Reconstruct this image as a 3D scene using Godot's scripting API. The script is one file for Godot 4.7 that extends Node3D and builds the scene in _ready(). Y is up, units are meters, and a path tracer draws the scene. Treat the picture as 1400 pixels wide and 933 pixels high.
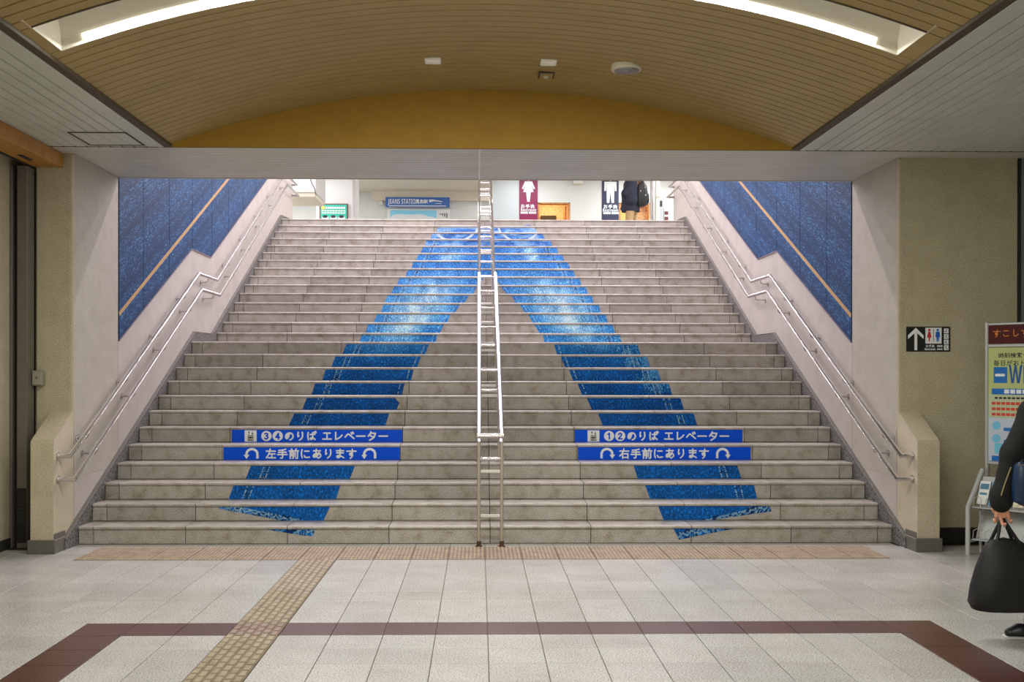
extends Node3D

# All positions are written (x, y, Z) with Z = metres ahead of the camera; V() turns that into Godot's axes.
const RISE := 0.1585
const RUN := 0.3296
const LAND := 0.917
const XL := -3.57          # faces of the stair walls
const XR := 3.74
const CEIL := 3.45
const FL2 := 27 * RISE     # upper floor

var M := {}
var taken := {}
var noises := {}

# ------------------------------------------------------------------ mesh builder
class MB:
	var v := PackedVector3Array()
	var n := PackedVector3Array()
	var uv := PackedVector2Array()
	var layer := 0   # flat marks of one print lie on top of each other, never in one plane

	func lift(nn: Vector3) -> Vector3:
		layer += 1
		return nn * (0.00012 * (layer % 9))

	func tri(a: Vector3, b: Vector3, c: Vector3, hint := Vector3.ZERO, ua := Vector2.ZERO, ub := Vector2.ZERO, uc := Vector2.ZERO) -> void:
		var f := (b - a).cross(c - a)
		if f.length_squared() < 1e-16:
			return
		f = f.normalized()
		if hint != Vector3.ZERO and f.dot(hint) < 0.0:
			f = -f
			v.append_array([a, b, c])
			uv.append_array([ua, ub, uc])
		else:
			v.append_array([a, c, b])
			uv.append_array([ua, uc, ub])
		n.append_array([f, f, f])

	func quad(a: Vector3, b: Vector3, c: Vector3, d: Vector3, hint := Vector3.ZERO) -> void:
		tri(a, b, c, hint)
		tri(a, c, d, hint)

	func smooth(a: Vector3, b: Vector3, c: Vector3, na: Vector3, nb: Vector3, nc: Vector3) -> void:
		var f := (b - a).cross(c - a)
		if f.length_squared() < 1e-18:
			return
		if f.dot(na + nb + nc) < 0.0:
			v.append_array([a, b, c])
			n.append_array([na, nb, nc])
		else:
			v.append_array([a, c, b])
			n.append_array([na, nc, nb])
		uv.append_array([Vector2.ZERO, Vector2.ZERO, Vector2.ZERO])

	func box(c: Vector3, s: Vector3, bev := 0.0, bs := Basis()) -> void:
		var h := s * 0.5
		bev = minf(bev, minf(h.x, minf(h.y, h.z)) * 0.9)
		var ax: Array[Vector3] = [Vector3(1, 0, 0), Vector3(0, 1, 0), Vector3(0, 0, 1)]
		for i in 3:
			var u := ax[(i + 1) % 3]
			var w := ax[(i + 2) % 3]
			var hu := h[(i + 1) % 3] - bev
			var hw := h[(i + 2) % 3] - bev
			for sg: float in [-1.0, 1.0]:
				var o: Vector3 = ax[i] * sg * h[i]
				quad(c + bs * (o - u * hu - w * hw), c + bs * (o + u * hu - w * hw), c + bs * (o + u * hu + w * hw), c + bs * (o - u * hu + w * hw), bs * (ax[i] * sg))
		if bev <= 0.0:
			return
		for i in 3:
			var j := (i + 1) % 3
			var k := (i + 2) % 3
			for sj: float in [-1.0, 1.0]:
				for sk: float in [-1.0, 1.0]:
					var a: Vector3 = ax[j] * sj * h[j] + ax[k] * sk * (h[k] - bev)
					var b: Vector3 = ax[j] * sj * (h[j] - bev) + ax[k] * sk * h[k]
					var l: Vector3 = ax[i] * (h[i] - bev)
					quad(c + bs * (a - l), c + bs * (a + l), c + bs * (b + l), c + bs * (b - l), bs * (ax[j] * sj + ax[k] * sk))
		for sx: float in [-1.0, 1.0]:
			for sy: float in [-1.0, 1.0]:
				for sz: float in [-1.0, 1.0]:
					var s3 := Vector3(sx, sy, sz)
					var p := s3 * (h - Vector3(bev, bev, bev))
					tri(c + bs * (p + Vector3(sx * bev, 0, 0)), c + bs * (p + Vector3(0, sy * bev, 0)), c + bs * (p + Vector3(0, 0, sz * bev)), bs * s3)

	# a box between two corners
	func span(a: Vector3, b: Vector3, bev := 0.0) -> void:
		box((a + b) * 0.5, (b - a).abs(), bev)

	func tube(pts: Array, r: float, seg := 12, r_end := -1.0) -> void:
		var p: Array[Vector3] = []
		for q: Vector3 in pts:
			p.append(q)
		var m := p.size()
		var t0 := (p[1] - p[0]).normalized()
		var u := t0.cross(Vector3.UP if absf(t0.y) < 0.9 else Vector3.RIGHT).normalized()
		var rings := []
		var norms := []
		for i in m:
			var tin := (p[i] - p[maxi(i - 1, 0)]).normalized() if i > 0 else t0
			var tout := (p[mini(i + 1, m - 1)] - p[i]).normalized() if i < m - 1 else tin
			var t := (tin + tout).normalized()
			u = (u - tin * u.dot(tin)).normalized()
			var w := tin.cross(u)
			var ring := PackedVector3Array()
			var nn := PackedVector3Array()
			var rr := r if r_end < 0.0 else lerpf(r, r_end, float(i) / (m - 1))
			for k in seg:
				var a := TAU * k / seg
				var d := u * cos(a) + w * sin(a)
				var q := d * rr
				q -= tin * (q.dot(t) / maxf(tin.dot(t), 0.3))   # on the mitre plane
				ring.append(p[i] + q)
				nn.append(d)
			rings.append(ring)
			norms.append(nn)
			u = (u - tout * u.dot(tout)).normalized()
		for i in m - 1:
			for k in seg:
				var k2 := (k + 1) % seg
				smooth(rings[i][k], rings[i][k2], rings[i + 1][k2], norms[i][k], norms[i][k2], norms[i][k2])
				smooth(rings[i][k], rings[i + 1][k2], rings[i + 1][k], norms[i][k], norms[i][k2], norms[i][k])
		for k in range(1, seg - 1):
			tri(rings[0][0], rings[0][k], rings[0][k + 1], -t0)
			tri(rings[m - 1][0], rings[m - 1][k], rings[m - 1][k + 1], p[m - 1] - p[m - 2])

	# polygon (a, b) swept along dirn: point = o + ua * a + ub * b (+ dirn)
	func prism(poly: PackedVector2Array, o: Vector3, ua: Vector3, ub: Vector3, dirn: Vector3) -> void:
		var ix := Geometry2D.triangulate_polygon(poly)
		for i in range(0, ix.size(), 3):
			var a := o + ua * poly[ix[i]].x + ub * poly[ix[i]].y
			var b := o + ua * poly[ix[i + 1]].x + ub * poly[ix[i + 1]].y
			var c := o + ua * poly[ix[i + 2]].x + ub * poly[ix[i + 2]].y
			tri(a, b, c, -dirn)
			tri(a + dirn, b + dirn, c + dirn, dirn)
		var area := 0.0
		for i in poly.size():
			var q := poly[(i + 1) % poly.size()]
			area += poly[i].x * q.y - q.x * poly[i].y
		for i in poly.size():
			var e := poly[(i + 1) % poly.size()] - poly[i]
			var out2 := Vector2(e.y, -e.x) * signf(area)
			var a := o + ua * poly[i].x + ub * poly[i].y
			var b := o + ua * poly[(i + 1) % poly.size()].x + ub * poly[(i + 1) % poly.size()].y
			quad(a, b, b + dirn, a + dirn, ua * out2.x + ub * out2.y)

	# rounded rings: each [centre, half width, half depth, squareness]; joined upwards
	func loft(rings: Array, seg := 24) -> void:
		var R := []
		for g: Array in rings:
			var ring := PackedVector3Array()
			for k in seg:
				var a := TAU * k / seg
				var e: float = 2.0 / g[3]
				ring.append(g[0] + Vector3(signf(cos(a)) * pow(absf(cos(a)), e) * g[1], 0, signf(sin(a)) * pow(absf(sin(a)), e) * g[2]))
			R.append(ring)
		var m := R.size()
		var N := []
		for i in m:
			var nn := PackedVector3Array()
			for k in seg:
				var du: Vector3 = R[i][(k + 1) % seg] - R[i][(k + seg - 1) % seg]
				var dv: Vector3 = R[mini(i + 1, m - 1)][k] - R[maxi(i - 1, 0)][k]
				var q := dv.cross(du)
				if q.dot(R[i][k] - rings[i][0]) < 0.0:
					q = -q
				nn.append(q.normalized() if q.length_squared() > 1e-14 else Vector3.UP)
			N.append(nn)
		for i in m - 1:
			for k in seg:
				var k2 := (k + 1) % seg
				smooth(R[i][k], R[i][k2], R[i + 1][k2], N[i][k], N[i][k2], N[i + 1][k2])
				smooth(R[i][k], R[i + 1][k2], R[i + 1][k], N[i][k], N[i + 1][k2], N[i + 1][k])
		for k in range(1, seg - 1):
			tri(R[0][0], R[0][k], R[0][k + 1], Vector3.DOWN)
			tri(R[m - 1][0], R[m - 1][k], R[m - 1][k + 1], Vector3.UP)

	# a flat stroke in the plane (ux, uy) at o
	func stroke(pts: PackedVector2Array, w: float, o: Vector3, ux: Vector3, uy: Vector3, nn: Vector3, round_ends := true) -> void:
		var k := 4000.0   # Geometry2D rounds small lengths
		var big := PackedVector2Array()
		for p in pts:
			big.append(p * k)
		for poly in Geometry2D.offset_polyline(big, w * 0.5 * k, Geometry2D.JOIN_ROUND, Geometry2D.END_ROUND if round_ends else Geometry2D.END_BUTT):
			if Geometry2D.is_polygon_clockwise(poly):
				continue
			for i in poly.size():
				poly[i] = poly[i] / k
			flat(poly, o, ux, uy, nn)

	func disc(c: Vector3, r: float, ux: Vector3, uy: Vector3, nn: Vector3, seg := 24, ry := -1.0) -> void:
		var r2 := ry if ry > 0.0 else r
		c += lift(nn)
		for k in seg:
			var a := TAU * k / seg
			var b := TAU * (k + 1) / seg
			tri(c, c + ux * cos(a) * r + uy * sin(a) * r2, c + ux * cos(b) * r + uy * sin(b) * r2, nn)

	func flat(poly: PackedVector2Array, o: Vector3, ux: Vector3, uy: Vector3, nn: Vector3) -> void:
		var ix := Geometry2D.triangulate_polygon(poly)
		o += lift(nn)
		for i in range(0, ix.size(), 3):
			tri(o + ux * poly[ix[i]].x + uy * poly[ix[i]].y, o + ux * poly[ix[i + 1]].x + uy * poly[ix[i + 1]].y, o + ux * poly[ix[i + 2]].x + uy * poly[ix[i + 2]].y, nn)

	func rect(x0: float, y0: float, x1: float, y1: float, o: Vector3, ux: Vector3, uy: Vector3, nn: Vector3) -> void:
		o += lift(nn)
		quad(o + ux * x0 + uy * y0, o + ux * x1 + uy * y0, o + ux * x1 + uy * y1, o + ux * x0 + uy * y1, nn)

	func mesh() -> ArrayMesh:
		var arr := []
		arr.resize(Mesh.ARRAY_MAX)
		arr[Mesh.ARRAY_VERTEX] = v
		arr[Mesh.ARRAY_NORMAL] = n
		arr[Mesh.ARRAY_TEX_UV] = uv
		var m := ArrayMesh.new()
		m.add_surface_from_arrays(Mesh.PRIMITIVE_TRIANGLES, arr)
		return m

# ------------------------------------------------------------------ naming
func V(x: float, y: float, Z: float) -> Vector3:
	return Vector3(x, y, -Z)

func numbered(called: String, parent: Node) -> String:
	var key := str(parent.get_instance_id()) + called
	taken[key] = taken.get(key, -1) + 1
	return called if taken[key] == 0 else "%s_%03d" % [called, taken[key]]

func put(called: String, mesh: Mesh, m: Material, parent: Node = null, at := Vector3.ZERO) -> MeshInstance3D:
	var p: Node = parent if parent else self
	var o := MeshInstance3D.new()
	o.name = numbered(called, p)
	o.mesh = mesh
	o.material_override = m
	p.add_child(o, true)
	o.position = at
	return o

# a part built in scene coordinates under a thing that stands somewhere
func part(called: String, mb: MB, m: Material, parent: Node3D) -> MeshInstance3D:
	var at := Vector3.ZERO
	var p: Node = parent
	while p is Node3D and p != self:
		at -= (p as Node3D).position
		p = p.get_parent()
	return put(called, mb.mesh(), m, parent, at)

func thing(called: String, label: String, category: String, at := Vector3.ZERO, group := "") -> Node3D:
	var o := Node3D.new()
	o.name = numbered(called, self)
	add_child(o, true)
	o.position = at
	return tag(o, label, category, group)

func sub(called: String, parent: Node3D, at := Vector3.ZERO) -> Node3D:
	var o := Node3D.new()
	o.name = numbered(called, parent)
	parent.add_child(o, true)
	o.position = at
	return o

func tag(o: Node3D, label: String, category: String, group := "", kind := "") -> Node3D:
	o.set_meta("label", label)
	o.set_meta("category", category)
	if group:
		o.set_meta("group", group)
	if kind:
		o.set_meta("kind", kind)
	return o

func solid(called: String, mb: MB, m: Material, label: String, category: String, group := "", kind := "") -> MeshInstance3D:
	var o := put(called, mb.mesh(), m)
	tag(o, label, category, group, kind)
	return o

func bx(a: Vector3, b: Vector3, bev := 0.0) -> MB:
	var mb := MB.new()
	mb.span(a, b, bev)
	return mb

# ------------------------------------------------------------------ materials
func rgb(r: int, g: int, b: int) -> Color:
	return Color(r / 255.0, g / 255.0, b / 255.0)

func noise(sd: int, freq: float, oct := 4, kind := FastNoiseLite.TYPE_SIMPLEX_SMOOTH) -> FastNoiseLite:
	var f := FastNoiseLite.new()
	f.seed = sd
	f.noise_type = kind
	f.frequency = freq
	f.fractal_octaves = oct
	return f

func ramp_tex(sd: int, freq: float, oct: int, stops: Array, size := 512) -> NoiseTexture2D:
	var t := NoiseTexture2D.new()
	t.width = size
	t.height = size
	t.seamless = true
	t.noise = noise(sd, freq, oct)
	if stops.size():
		var g := Gradient.new()
		var off := PackedFloat32Array()
		var col := PackedColorArray()
		for s: Array in stops:
			off.append(s[0])
			col.append(s[1])
		g.offsets = off
		g.colors = col
		t.color_ramp = g
	return t

func grey(x: float) -> Color:
	return Color(x, x, x)

func plain(c: Color, rough := 0.6, metal := 0.0, spec := 0.5) -> StandardMaterial3D:
	var m := StandardMaterial3D.new()
	m.albedo_color = c
	m.roughness = rough
	m.metallic = metal
	m.metallic_specular = spec
	return m

# a stone-like material: fine grain times broad patches, world-mapped
func stone(c: Color, rough: float, grain: Texture2D, grain_size: float, patches: Texture2D = null, patch_size := 2.0, bump := 0.0) -> StandardMaterial3D:
	var m := plain(c, rough)
	m.albedo_texture = grain
	m.uv1_triplanar = true
	m.uv1_world_triplanar = true
	m.uv1_triplanar_sharpness = 8.0
	m.uv1_scale = Vector3.ONE / grain_size
	if patches:
		m.detail_enabled = true
		m.detail_albedo = patches
		m.detail_blend_mode = BaseMaterial3D.BLEND_MODE_MUL
		m.detail_uv_layer = BaseMaterial3D.DETAIL_UV_2
		m.uv2_triplanar = true
		m.uv2_world_triplanar = true
		m.uv2_triplanar_sharpness = 8.0
		m.uv2_scale = Vector3.ONE / patch_size
	if bump > 0.0:
		m.heightmap_enabled = true
		m.heightmap_texture = noises["relief"]
		m.heightmap_scale = bump
	return m

func glow(c: Color, e: float) -> StandardMaterial3D:
	var m := plain(c, 0.5)
	m.emission_enabled = true
	m.emission = c
	m.emission_energy_multiplier = e
	return m

func materials() -> void:
	noises["relief"] = ramp_tex(5, 0.06, 3, [])
	var fine := ramp_tex(1, 0.2, 2, [[0.2, grey(0.88)], [0.5, grey(0.96)], [0.8, grey(1.0)]])
	var speck := ramp_tex(2, 0.22, 2, [[0.12, grey(0.55)], [0.34, grey(0.86)], [0.6, grey(0.96)], [0.85, grey(1.0)]])
	var coarse := ramp_tex(3, 0.12, 3, [[0.2, grey(0.34)], [0.42, grey(0.72)], [0.58, grey(0.9)], [0.8, grey(1.0)]])
	var blot := ramp_tex(4, 0.012, 4, [[0.1, Color(0.95, 0.945, 0.93)], [0.5, Color(0.98, 0.978, 0.97)], [0.9, grey(1.0)]])
	var dirt := ramp_tex(7, 0.018, 5, [[0.05, Color(0.80, 0.78, 0.73)], [0.35, Color(0.93, 0.92, 0.895)], [0.65, Color(0.98, 0.975, 0.97)], [0.95, grey(1.0)]])
	M.slab = stone(rgb(122, 112, 100), 0.8, fine, 0.5)
	for i in 3:
		var k: float = [1.0, 0.975, 1.02][i]
		M["tile%d" % i] = stone(Color(0.80 * k, 0.795 * k, 0.785 * k), 0.27, speck, 1.3, blot, 2.6)
		M["red%d" % i] = stone(Color(0.40 * k, 0.235 * k, 0.21 * k), 0.3, coarse, 0.8)
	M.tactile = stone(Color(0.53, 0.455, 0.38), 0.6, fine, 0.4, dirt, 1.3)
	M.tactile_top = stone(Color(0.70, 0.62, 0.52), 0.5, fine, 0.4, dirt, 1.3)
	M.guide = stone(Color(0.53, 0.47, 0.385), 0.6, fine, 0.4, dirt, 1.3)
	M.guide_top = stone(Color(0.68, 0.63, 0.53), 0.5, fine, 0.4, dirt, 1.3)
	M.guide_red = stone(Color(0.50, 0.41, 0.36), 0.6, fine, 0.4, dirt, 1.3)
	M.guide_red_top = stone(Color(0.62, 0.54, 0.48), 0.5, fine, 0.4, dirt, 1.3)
	for i in 3:
		var k: float = [1.0, 0.95, 1.03][i]
		M["step%d" % i] = stone(Color(0.77 * k, 0.75 * k, 0.725 * k), 0.30, speck, 1.2, dirt, 1.7, 0.05)
	M.stringer = stone(Color(0.54, 0.535, 0.54), 0.45, coarse, 1.8, dirt, 0.9)
	M.wall = stone(Color(0.765, 0.74, 0.715), 0.5, fine, 1.2, blot, 2.2, 0.06)
	M.pier = stone(Color(0.80, 0.765, 0.655), 0.6, speck, 1.1, blot, 1.5, 0.12)
	M.parapet = stone(Color(0.84, 0.80, 0.70), 0.5, speck, 1.0, blot, 1.5, 0.1)
	M.pier_side = stone(Color(0.79, 0.765, 0.715), 0.55, speck, 1.0, blot, 1.5, 0.1)
	M.plinth = stone(Color(0.50, 0.485, 0.455), 0.5, coarse, 0.25)
	M.panel = stone(Color(0.82, 0.835, 0.80), 0.4, fine, 1.2, blot, 3.0)
	M.soffit = stone(Color(0.82, 0.815, 0.79), 0.4, fine, 1.2, blot, 3.0)
	M.vault = stone(Color(0.65, 0.555, 0.33), 0.5, fine, 1.0, blot, 2.5)
	M.lunette = stone(Color(0.665, 0.515, 0.15), 0.7, fine, 0.5, blot, 1.2, 0.1)
	M.gap = plain(rgb(46, 36, 26), 0.8)
	M.brown = plain(rgb(66, 55, 38), 0.6)
	M.cove = plain(Color(0.88, 0.86, 0.80), 0.6)
	M.steel = plain(rgb(222, 219, 222), 0.27, 1.0)
	M.steel_mid = plain(rgb(206, 202, 206), 0.14, 1.0)
	M.bar_plate = plain(rgb(222, 222, 218), 0.4, 0.35)
	M.satin = plain(rgb(188, 184, 182), 0.34, 1.0)
	M.post = plain(rgb(190, 182, 168), 0.4, 0.55)
	M.rust = stone(Color(0.42, 0.27, 0.2), 0.7, coarse, 0.05)
	M.white = plain(rgb(235, 235, 232), 0.5)
	M.white_wall = stone(Color(0.90, 0.90, 0.90), 0.6, fine, 0.8)
	M.cream = stone(Color(0.92, 0.885, 0.82), 0.6, fine, 0.8)
	M.black = plain(rgb(18, 18, 20), 0.5)
	M.dark = plain(rgb(40, 38, 34), 0.6)
	M.blue = plain(rgb(0, 82, 228), 0.45, 0.0, 0.3)
	M.print_white = plain(rgb(232, 236, 240), 0.5)
	M.ochre = stone(Color(0.76, 0.55, 0.25), 0.5, fine, 0.6, dirt, 1.0)
	M.guide_steel = stone(Color(0.44, 0.42, 0.39), 0.45, fine, 0.6, blot, 0.8)

# ------------------------------------------------------------------ lettering
const GLYPH := {
	"の": "52,22 46,45 36,68 24,76 14,66 13,48 22,30 40,19 60,18 78,28 87,46 84,66 72,80 56,88",
	"り": "28,12 24,34 26,56 34,48;68,12 72,34 70,58 60,76 42,90",
	"ば": "18,14 14,40 15,68 20,88;38,34 84,32;62,14 62,60 58,78 48,84 38,78 42,68 56,66 72,72 86,84;78,8 84,20;91,4 96,15",
	"エ": "18,20 82,20;50,20 50,80;8,80 92,80",
	"レ": "24,12 24,84 50,74 72,58 88,40",
	"ベ": "6,60 32,30 42,30 94,74;66,16 74,30;82,10 90,24",
	"べ": "6,60 32,30 42,30 94,74;66,16 74,30;82,10 90,24",
	"ー": "8,50 92,50",
	"タ": "40,8 30,28 12,50;36,22 84,22 76,48 58,72 26,92;32,44 70,64",
	"左": "8,26 92,26;44,6 36,40 26,64 8,88;34,52 88,52;60,52 60,88;26,88 94,88",
	"右": "8,26 92,26;46,6 36,36 24,56 8,72;34,52 34,94;34,52 84,52 84,94;34,86 84,86",
	"手": "82,8 54,16 18,18;14,36 86,36;6,58 94,58;52,16 52,84 46,92 34,90",
	"前": "28,6 36,20;72,6 64,20;6,24 94,24;16,38 16,94;16,38 46,38 46,90 38,92;16,55 46,55;16,70 46,70;62,40 62,76;84,36 84,86 80,94 70,92",
	"に": "18,12 13,40 14,68 20,88;44,26 84,26;40,68 46,82 64,86 88,82",
	"あ": "18,24 82,22;44,8 42,40 46,66 54,84;72,36 62,60 40,80 22,84 14,72 22,56 44,46 66,46 84,56 86,72 74,86 60,92",
	"ま": "18,22 84,22;20,42 82,42;52,8 52,66 48,82 36,88 22,84 20,74 32,66 52,70 70,78 86,88",
	"す": "8,26 92,26;58,8 58,56 52,64 42,66 34,58 36,46 48,42 57,50 60,64 54,80 38,94",
	"ず": "8,26 88,26;58,8 58,56 52,64 42,66 34,58 36,46 48,42 57,50 60,64 54,80 38,94;78,6 84,18;91,4 96,14",
	"お": "12,28 60,26;36,8 36,82 28,88 16,82 16,70 34,56 60,48 80,56 86,70 78,84 58,90;72,18 88,34",
	"洗": "12,14 24,24;6,40 18,48;10,90 28,62;44,12 36,34;40,26 88,26;62,8 62,48;30,48 96,48;52,48 48,74 30,92;70,48 70,82 76,88 92,86 94,72",
	"児": "26,8 26,46;46,10 82,10 82,48 46,48 46,10;46,28 82,28;38,54 32,76 10,92;62,54 62,80 70,88 90,86 92,70",
	"島": "48,4 40,14;24,14 76,14 76,40 24,40;24,14 24,54;24,27 76,27;24,54 92,54 88,86 76,92;12,70 12,88 66,88;40,66 40,88;66,68 66,88",
	"駅": "12,10 12,58;12,10 46,10;12,26 44,26;12,42 44,42;28,10 28,58;12,58 48,58 46,88 38,92;10,72 8,84;20,72 20,82;30,70 32,80;58,12 90,12 90,42 58,42;58,12 58,60 48,92;72,42 80,70 96,92",
	"こ": "22,22 78,22;20,62 28,80 52,84 82,80",
	"し": "32,10 30,64 38,84 58,84 80,66",
	"つ": "8,34 44,26 76,30 90,48 82,70 48,86",
	"新": "28,4 28,16;8,18 48,18;16,24 20,36;40,24 36,36;6,40 50,40;8,58 48,58;28,40 28,94;26,62 8,84;32,62 46,78;86,8 60,16 60,56 50,92;60,40 96,40;80,40 80,94",
	"た": "10,28 56,26;34,8 28,50 12,90;54,46 86,44;52,70 58,84 90,84",
	"時": "8,16 8,80;8,16 34,16 34,80;8,48 34,48;8,80 34,80;46,22 90,22;68,6 68,40;40,40 96,40;42,60 94,60;80,46 80,88 70,92;52,68 60,80",
	"刻": "4,18 58,18;30,4 30,18;28,18 10,44 36,44;48,34 8,66;50,52 6,94;32,66 52,88;72,14 72,70;90,6 90,86 80,92",
	"検": "22,6 22,94;6,26 40,26;20,34 6,64;26,40 38,56;66,6 40,34;66,6 96,34;52,34 82,34;50,46 86,46 86,64 50,64 50,46;68,34 68,64 42,92;70,66 94,92",
	"索": "50,4 50,24;12,14 88,14;8,38 8,26 92,26 92,38;48,32 28,46 58,54;66,38 26,62 78,62;52,62 52,94;34,72 16,88;70,72 88,88",
	"も": "44,8 40,60 48,84 66,86 80,74 80,58;16,30 72,30;16,52 70,52",
	"で": "8,24 88,18 58,38 50,62 62,82 80,86;74,42 80,54;88,38 94,50",
	"毎": "30,4 12,30;24,16 88,16;28,32 20,84 80,84;28,32 78,32 74,90 62,92;4,58 96,58;50,32 46,84",
	"日": "22,10 22,90;22,10 78,10 78,90;22,48 78,48;22,88 78,88",
	"が": "8,34 62,32 56,76 46,86 36,78;36,10 28,54 10,88;72,30 86,56;76,8 82,20;90,4 96,16",
	"ト": "34,8 34,92;34,40 74,60",
	"ク": "40,8 30,30 12,52;36,24 84,24 74,54 54,76 26,92",
	"1": "36,30 54,16 54,86",
	"2": "30,34 38,20 52,16 66,24 66,40 30,84 72,84",
	"3": "30,24 50,16 66,26 62,42 46,48 66,56 68,72 52,86 30,78",
	"4": "60,88 60,16 28,66 76,66",
}

func line2(s: String) -> PackedVector2Array:
	var out := PackedVector2Array()
	for q in s.split(" ", false):
		var c := q.split(",")
		out.append(Vector2(float(c[0]), float(c[1])))
	return out

# writes text with each character in a box `size` high, its top left corner at (x, y) of the plane
func write(mb: MB, text: String, x: float, y: float, size: float, pitch: float, weight: float, o: Vector3, ux: Vector3, uy: Vector3, nn: Vector3, squeeze := 1.0) -> void:
	for ch in text:
		if GLYPH.has(ch):
			for s: String in GLYPH[ch].split(";"):
				var p := line2(s)
				for i in p.size():
					p[i] = Vector2(x + p[i].x / 100.0 * size * squeeze, y - p[i].y / 100.0 * size)
				mb.stroke(p, weight * size, o, ux, uy, nn)
		x += pitch

func latin(called: String, text: String, size: float, at: Vector3, m: Material, parent: Node3D, squeeze := 1.0, turn := 0.0) -> MeshInstance3D:
	var f := SystemFont.new()
	f.font_names = PackedStringArray(["Droid Sans"])
	f.font_weight = 700
	var t := TextMesh.new()
	t.text = text
	t.font = f
	t.font_size = 64
	t.pixel_size = size / 46.0
	t.depth = 0.002
	t.curve_step = 2.0
	var o := put(called, t, m, parent, at)
	o.scale = Vector3(squeeze, 1, 1)
	o.rotation.y = turn
	return o

# ------------------------------------------------------------------ bodies: smooth union of tapered capsules, surface nets
func body(mb: MB, bones: Array, cell: float, k: float) -> void:
	var lo := Vector3.INF
	var hi := -Vector3.INF
	for b: Array in bones:
		var r: float = maxf(b[2], b[3]) + cell * 3.0
		lo = lo.min(b[0] - Vector3(r, r, r)).min(b[1] - Vector3(r, r, r))
		hi = hi.max(b[0] + Vector3(r, r, r)).max(b[1] + Vector3(r, r, r))
	var nx := int((hi.x - lo.x) / cell) + 2
	var ny := int((hi.y - lo.y) / cell) + 2
	var nz := int((hi.z - lo.z) / cell) + 2
	var f := PackedFloat32Array()
	f.resize(nx * ny * nz)
	f.fill(1.0)
	for b: Array in bones:
		var a: Vector3 = b[0]
		var d: Vector3 = b[1] - a
		var ra: float = b[2]
		var rb: float = b[3]
		var reach: float = maxf(ra, rb) + cell * 3.0 + k
		var dd: float = maxf(d.length_squared(), 1e-9)
		var l: Vector3 = ((a.min(b[1]) - Vector3(reach, reach, reach)) - lo) / cell
		var h: Vector3 = ((a.max(b[1]) + Vector3(reach, reach, reach)) - lo) / cell
		for z in range(maxi(0, int(l.z)), mini(nz, int(h.z) + 1)):
			for y in range(maxi(0, int(l.y)), mini(ny, int(h.y) + 1)):
				var at := (z * ny + y) * nx
				for x in range(maxi(0, int(l.x)), mini(nx, int(h.x) + 1)):
					var q := lo + Vector3(x, y, z) * cell - a
					var t := clampf(q.dot(d) / dd, 0.0, 1.0)
					var s := (q - d * t).length() - lerpf(ra, rb, t)
					var e := f[at + x]
					var w := maxf(k - absf(e - s), 0.0) / k
					f[at + x] = minf(e, s) - w * w * k * 0.25
	var index := {}
	var P := PackedVector3Array()
	var N := PackedVector3Array()
	var corner := PackedInt32Array([0, 1, nx, nx + 1, nx * ny, nx * ny + 1, nx * ny + nx, nx * ny + nx + 1])
	var g := PackedFloat32Array()
	g.resize(8)
	for z in nz - 1:
		for y in ny - 1:
			for x in nx - 1:
				var at := (z * ny + y) * nx + x
				var first := f[at]
				if first > cell * 2.5 or first < -cell * 2.5:
					continue
				var neg := 0
				for c in 8:
					g[c] = f[at + corner[c]]
					if g[c] < 0.0:
						neg += 1
				if neg == 0 or neg == 8:
					continue
				var sum := Vector3.ZERO
				var cnt := 0
				for c in 8:
					for ax in 3:
						var c2 := c | (1 << ax)
						if c2 != c and (g[c] < 0.0) != (g[c2] < 0.0):
							var t := g[c] / (g[c] - g[c2])
							var p := Vector3(c & 1, (c >> 1) & 1, (c >> 2) & 1)
							p[ax] += t
							sum += p
							cnt += 1
				P.append(lo + (Vector3(x, y, z) + sum / cnt) * cell)
				N.append(Vector3(g[1] + g[3] + g[5] + g[7] - g[0] - g[2] - g[4] - g[6], g[2] + g[3] + g[6] + g[7] - g[0] - g[1] - g[4] - g[5], g[4] + g[5] + g[6] + g[7] - g[0] - g[1] - g[2] - g[3]).normalized())
				index[at] = P.size() - 1
	var stepo := [1, nx, nx * ny]
	for at: int in index:
		for ax in 3:
			if (f[at] < 0.0) == (f[at + stepo[ax]] < 0.0):
				continue
			var s1: int = stepo[(ax + 1) % 3]
			var s2: int = stepo[(ax + 2) % 3]
			if not (index.has(at - s1) and index.has(at - s2) and index.has(at - s1 - s2)):
				continue
			var a: int = index[at]
			var b: int = index[at - s1]
			var c: int = index[at - s1 - s2]
			var d: int = index[at - s2]
			mb.smooth(P[a], P[b], P[c], N[a], N[b], N[c])
			mb.smooth(P[a], P[c], P[d], N[a], N[c], N[d])

func bone(a: Vector3, b: Vector3, ra: float, rb: float) -> Array:
	return [a, b, ra, rb]

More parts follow.
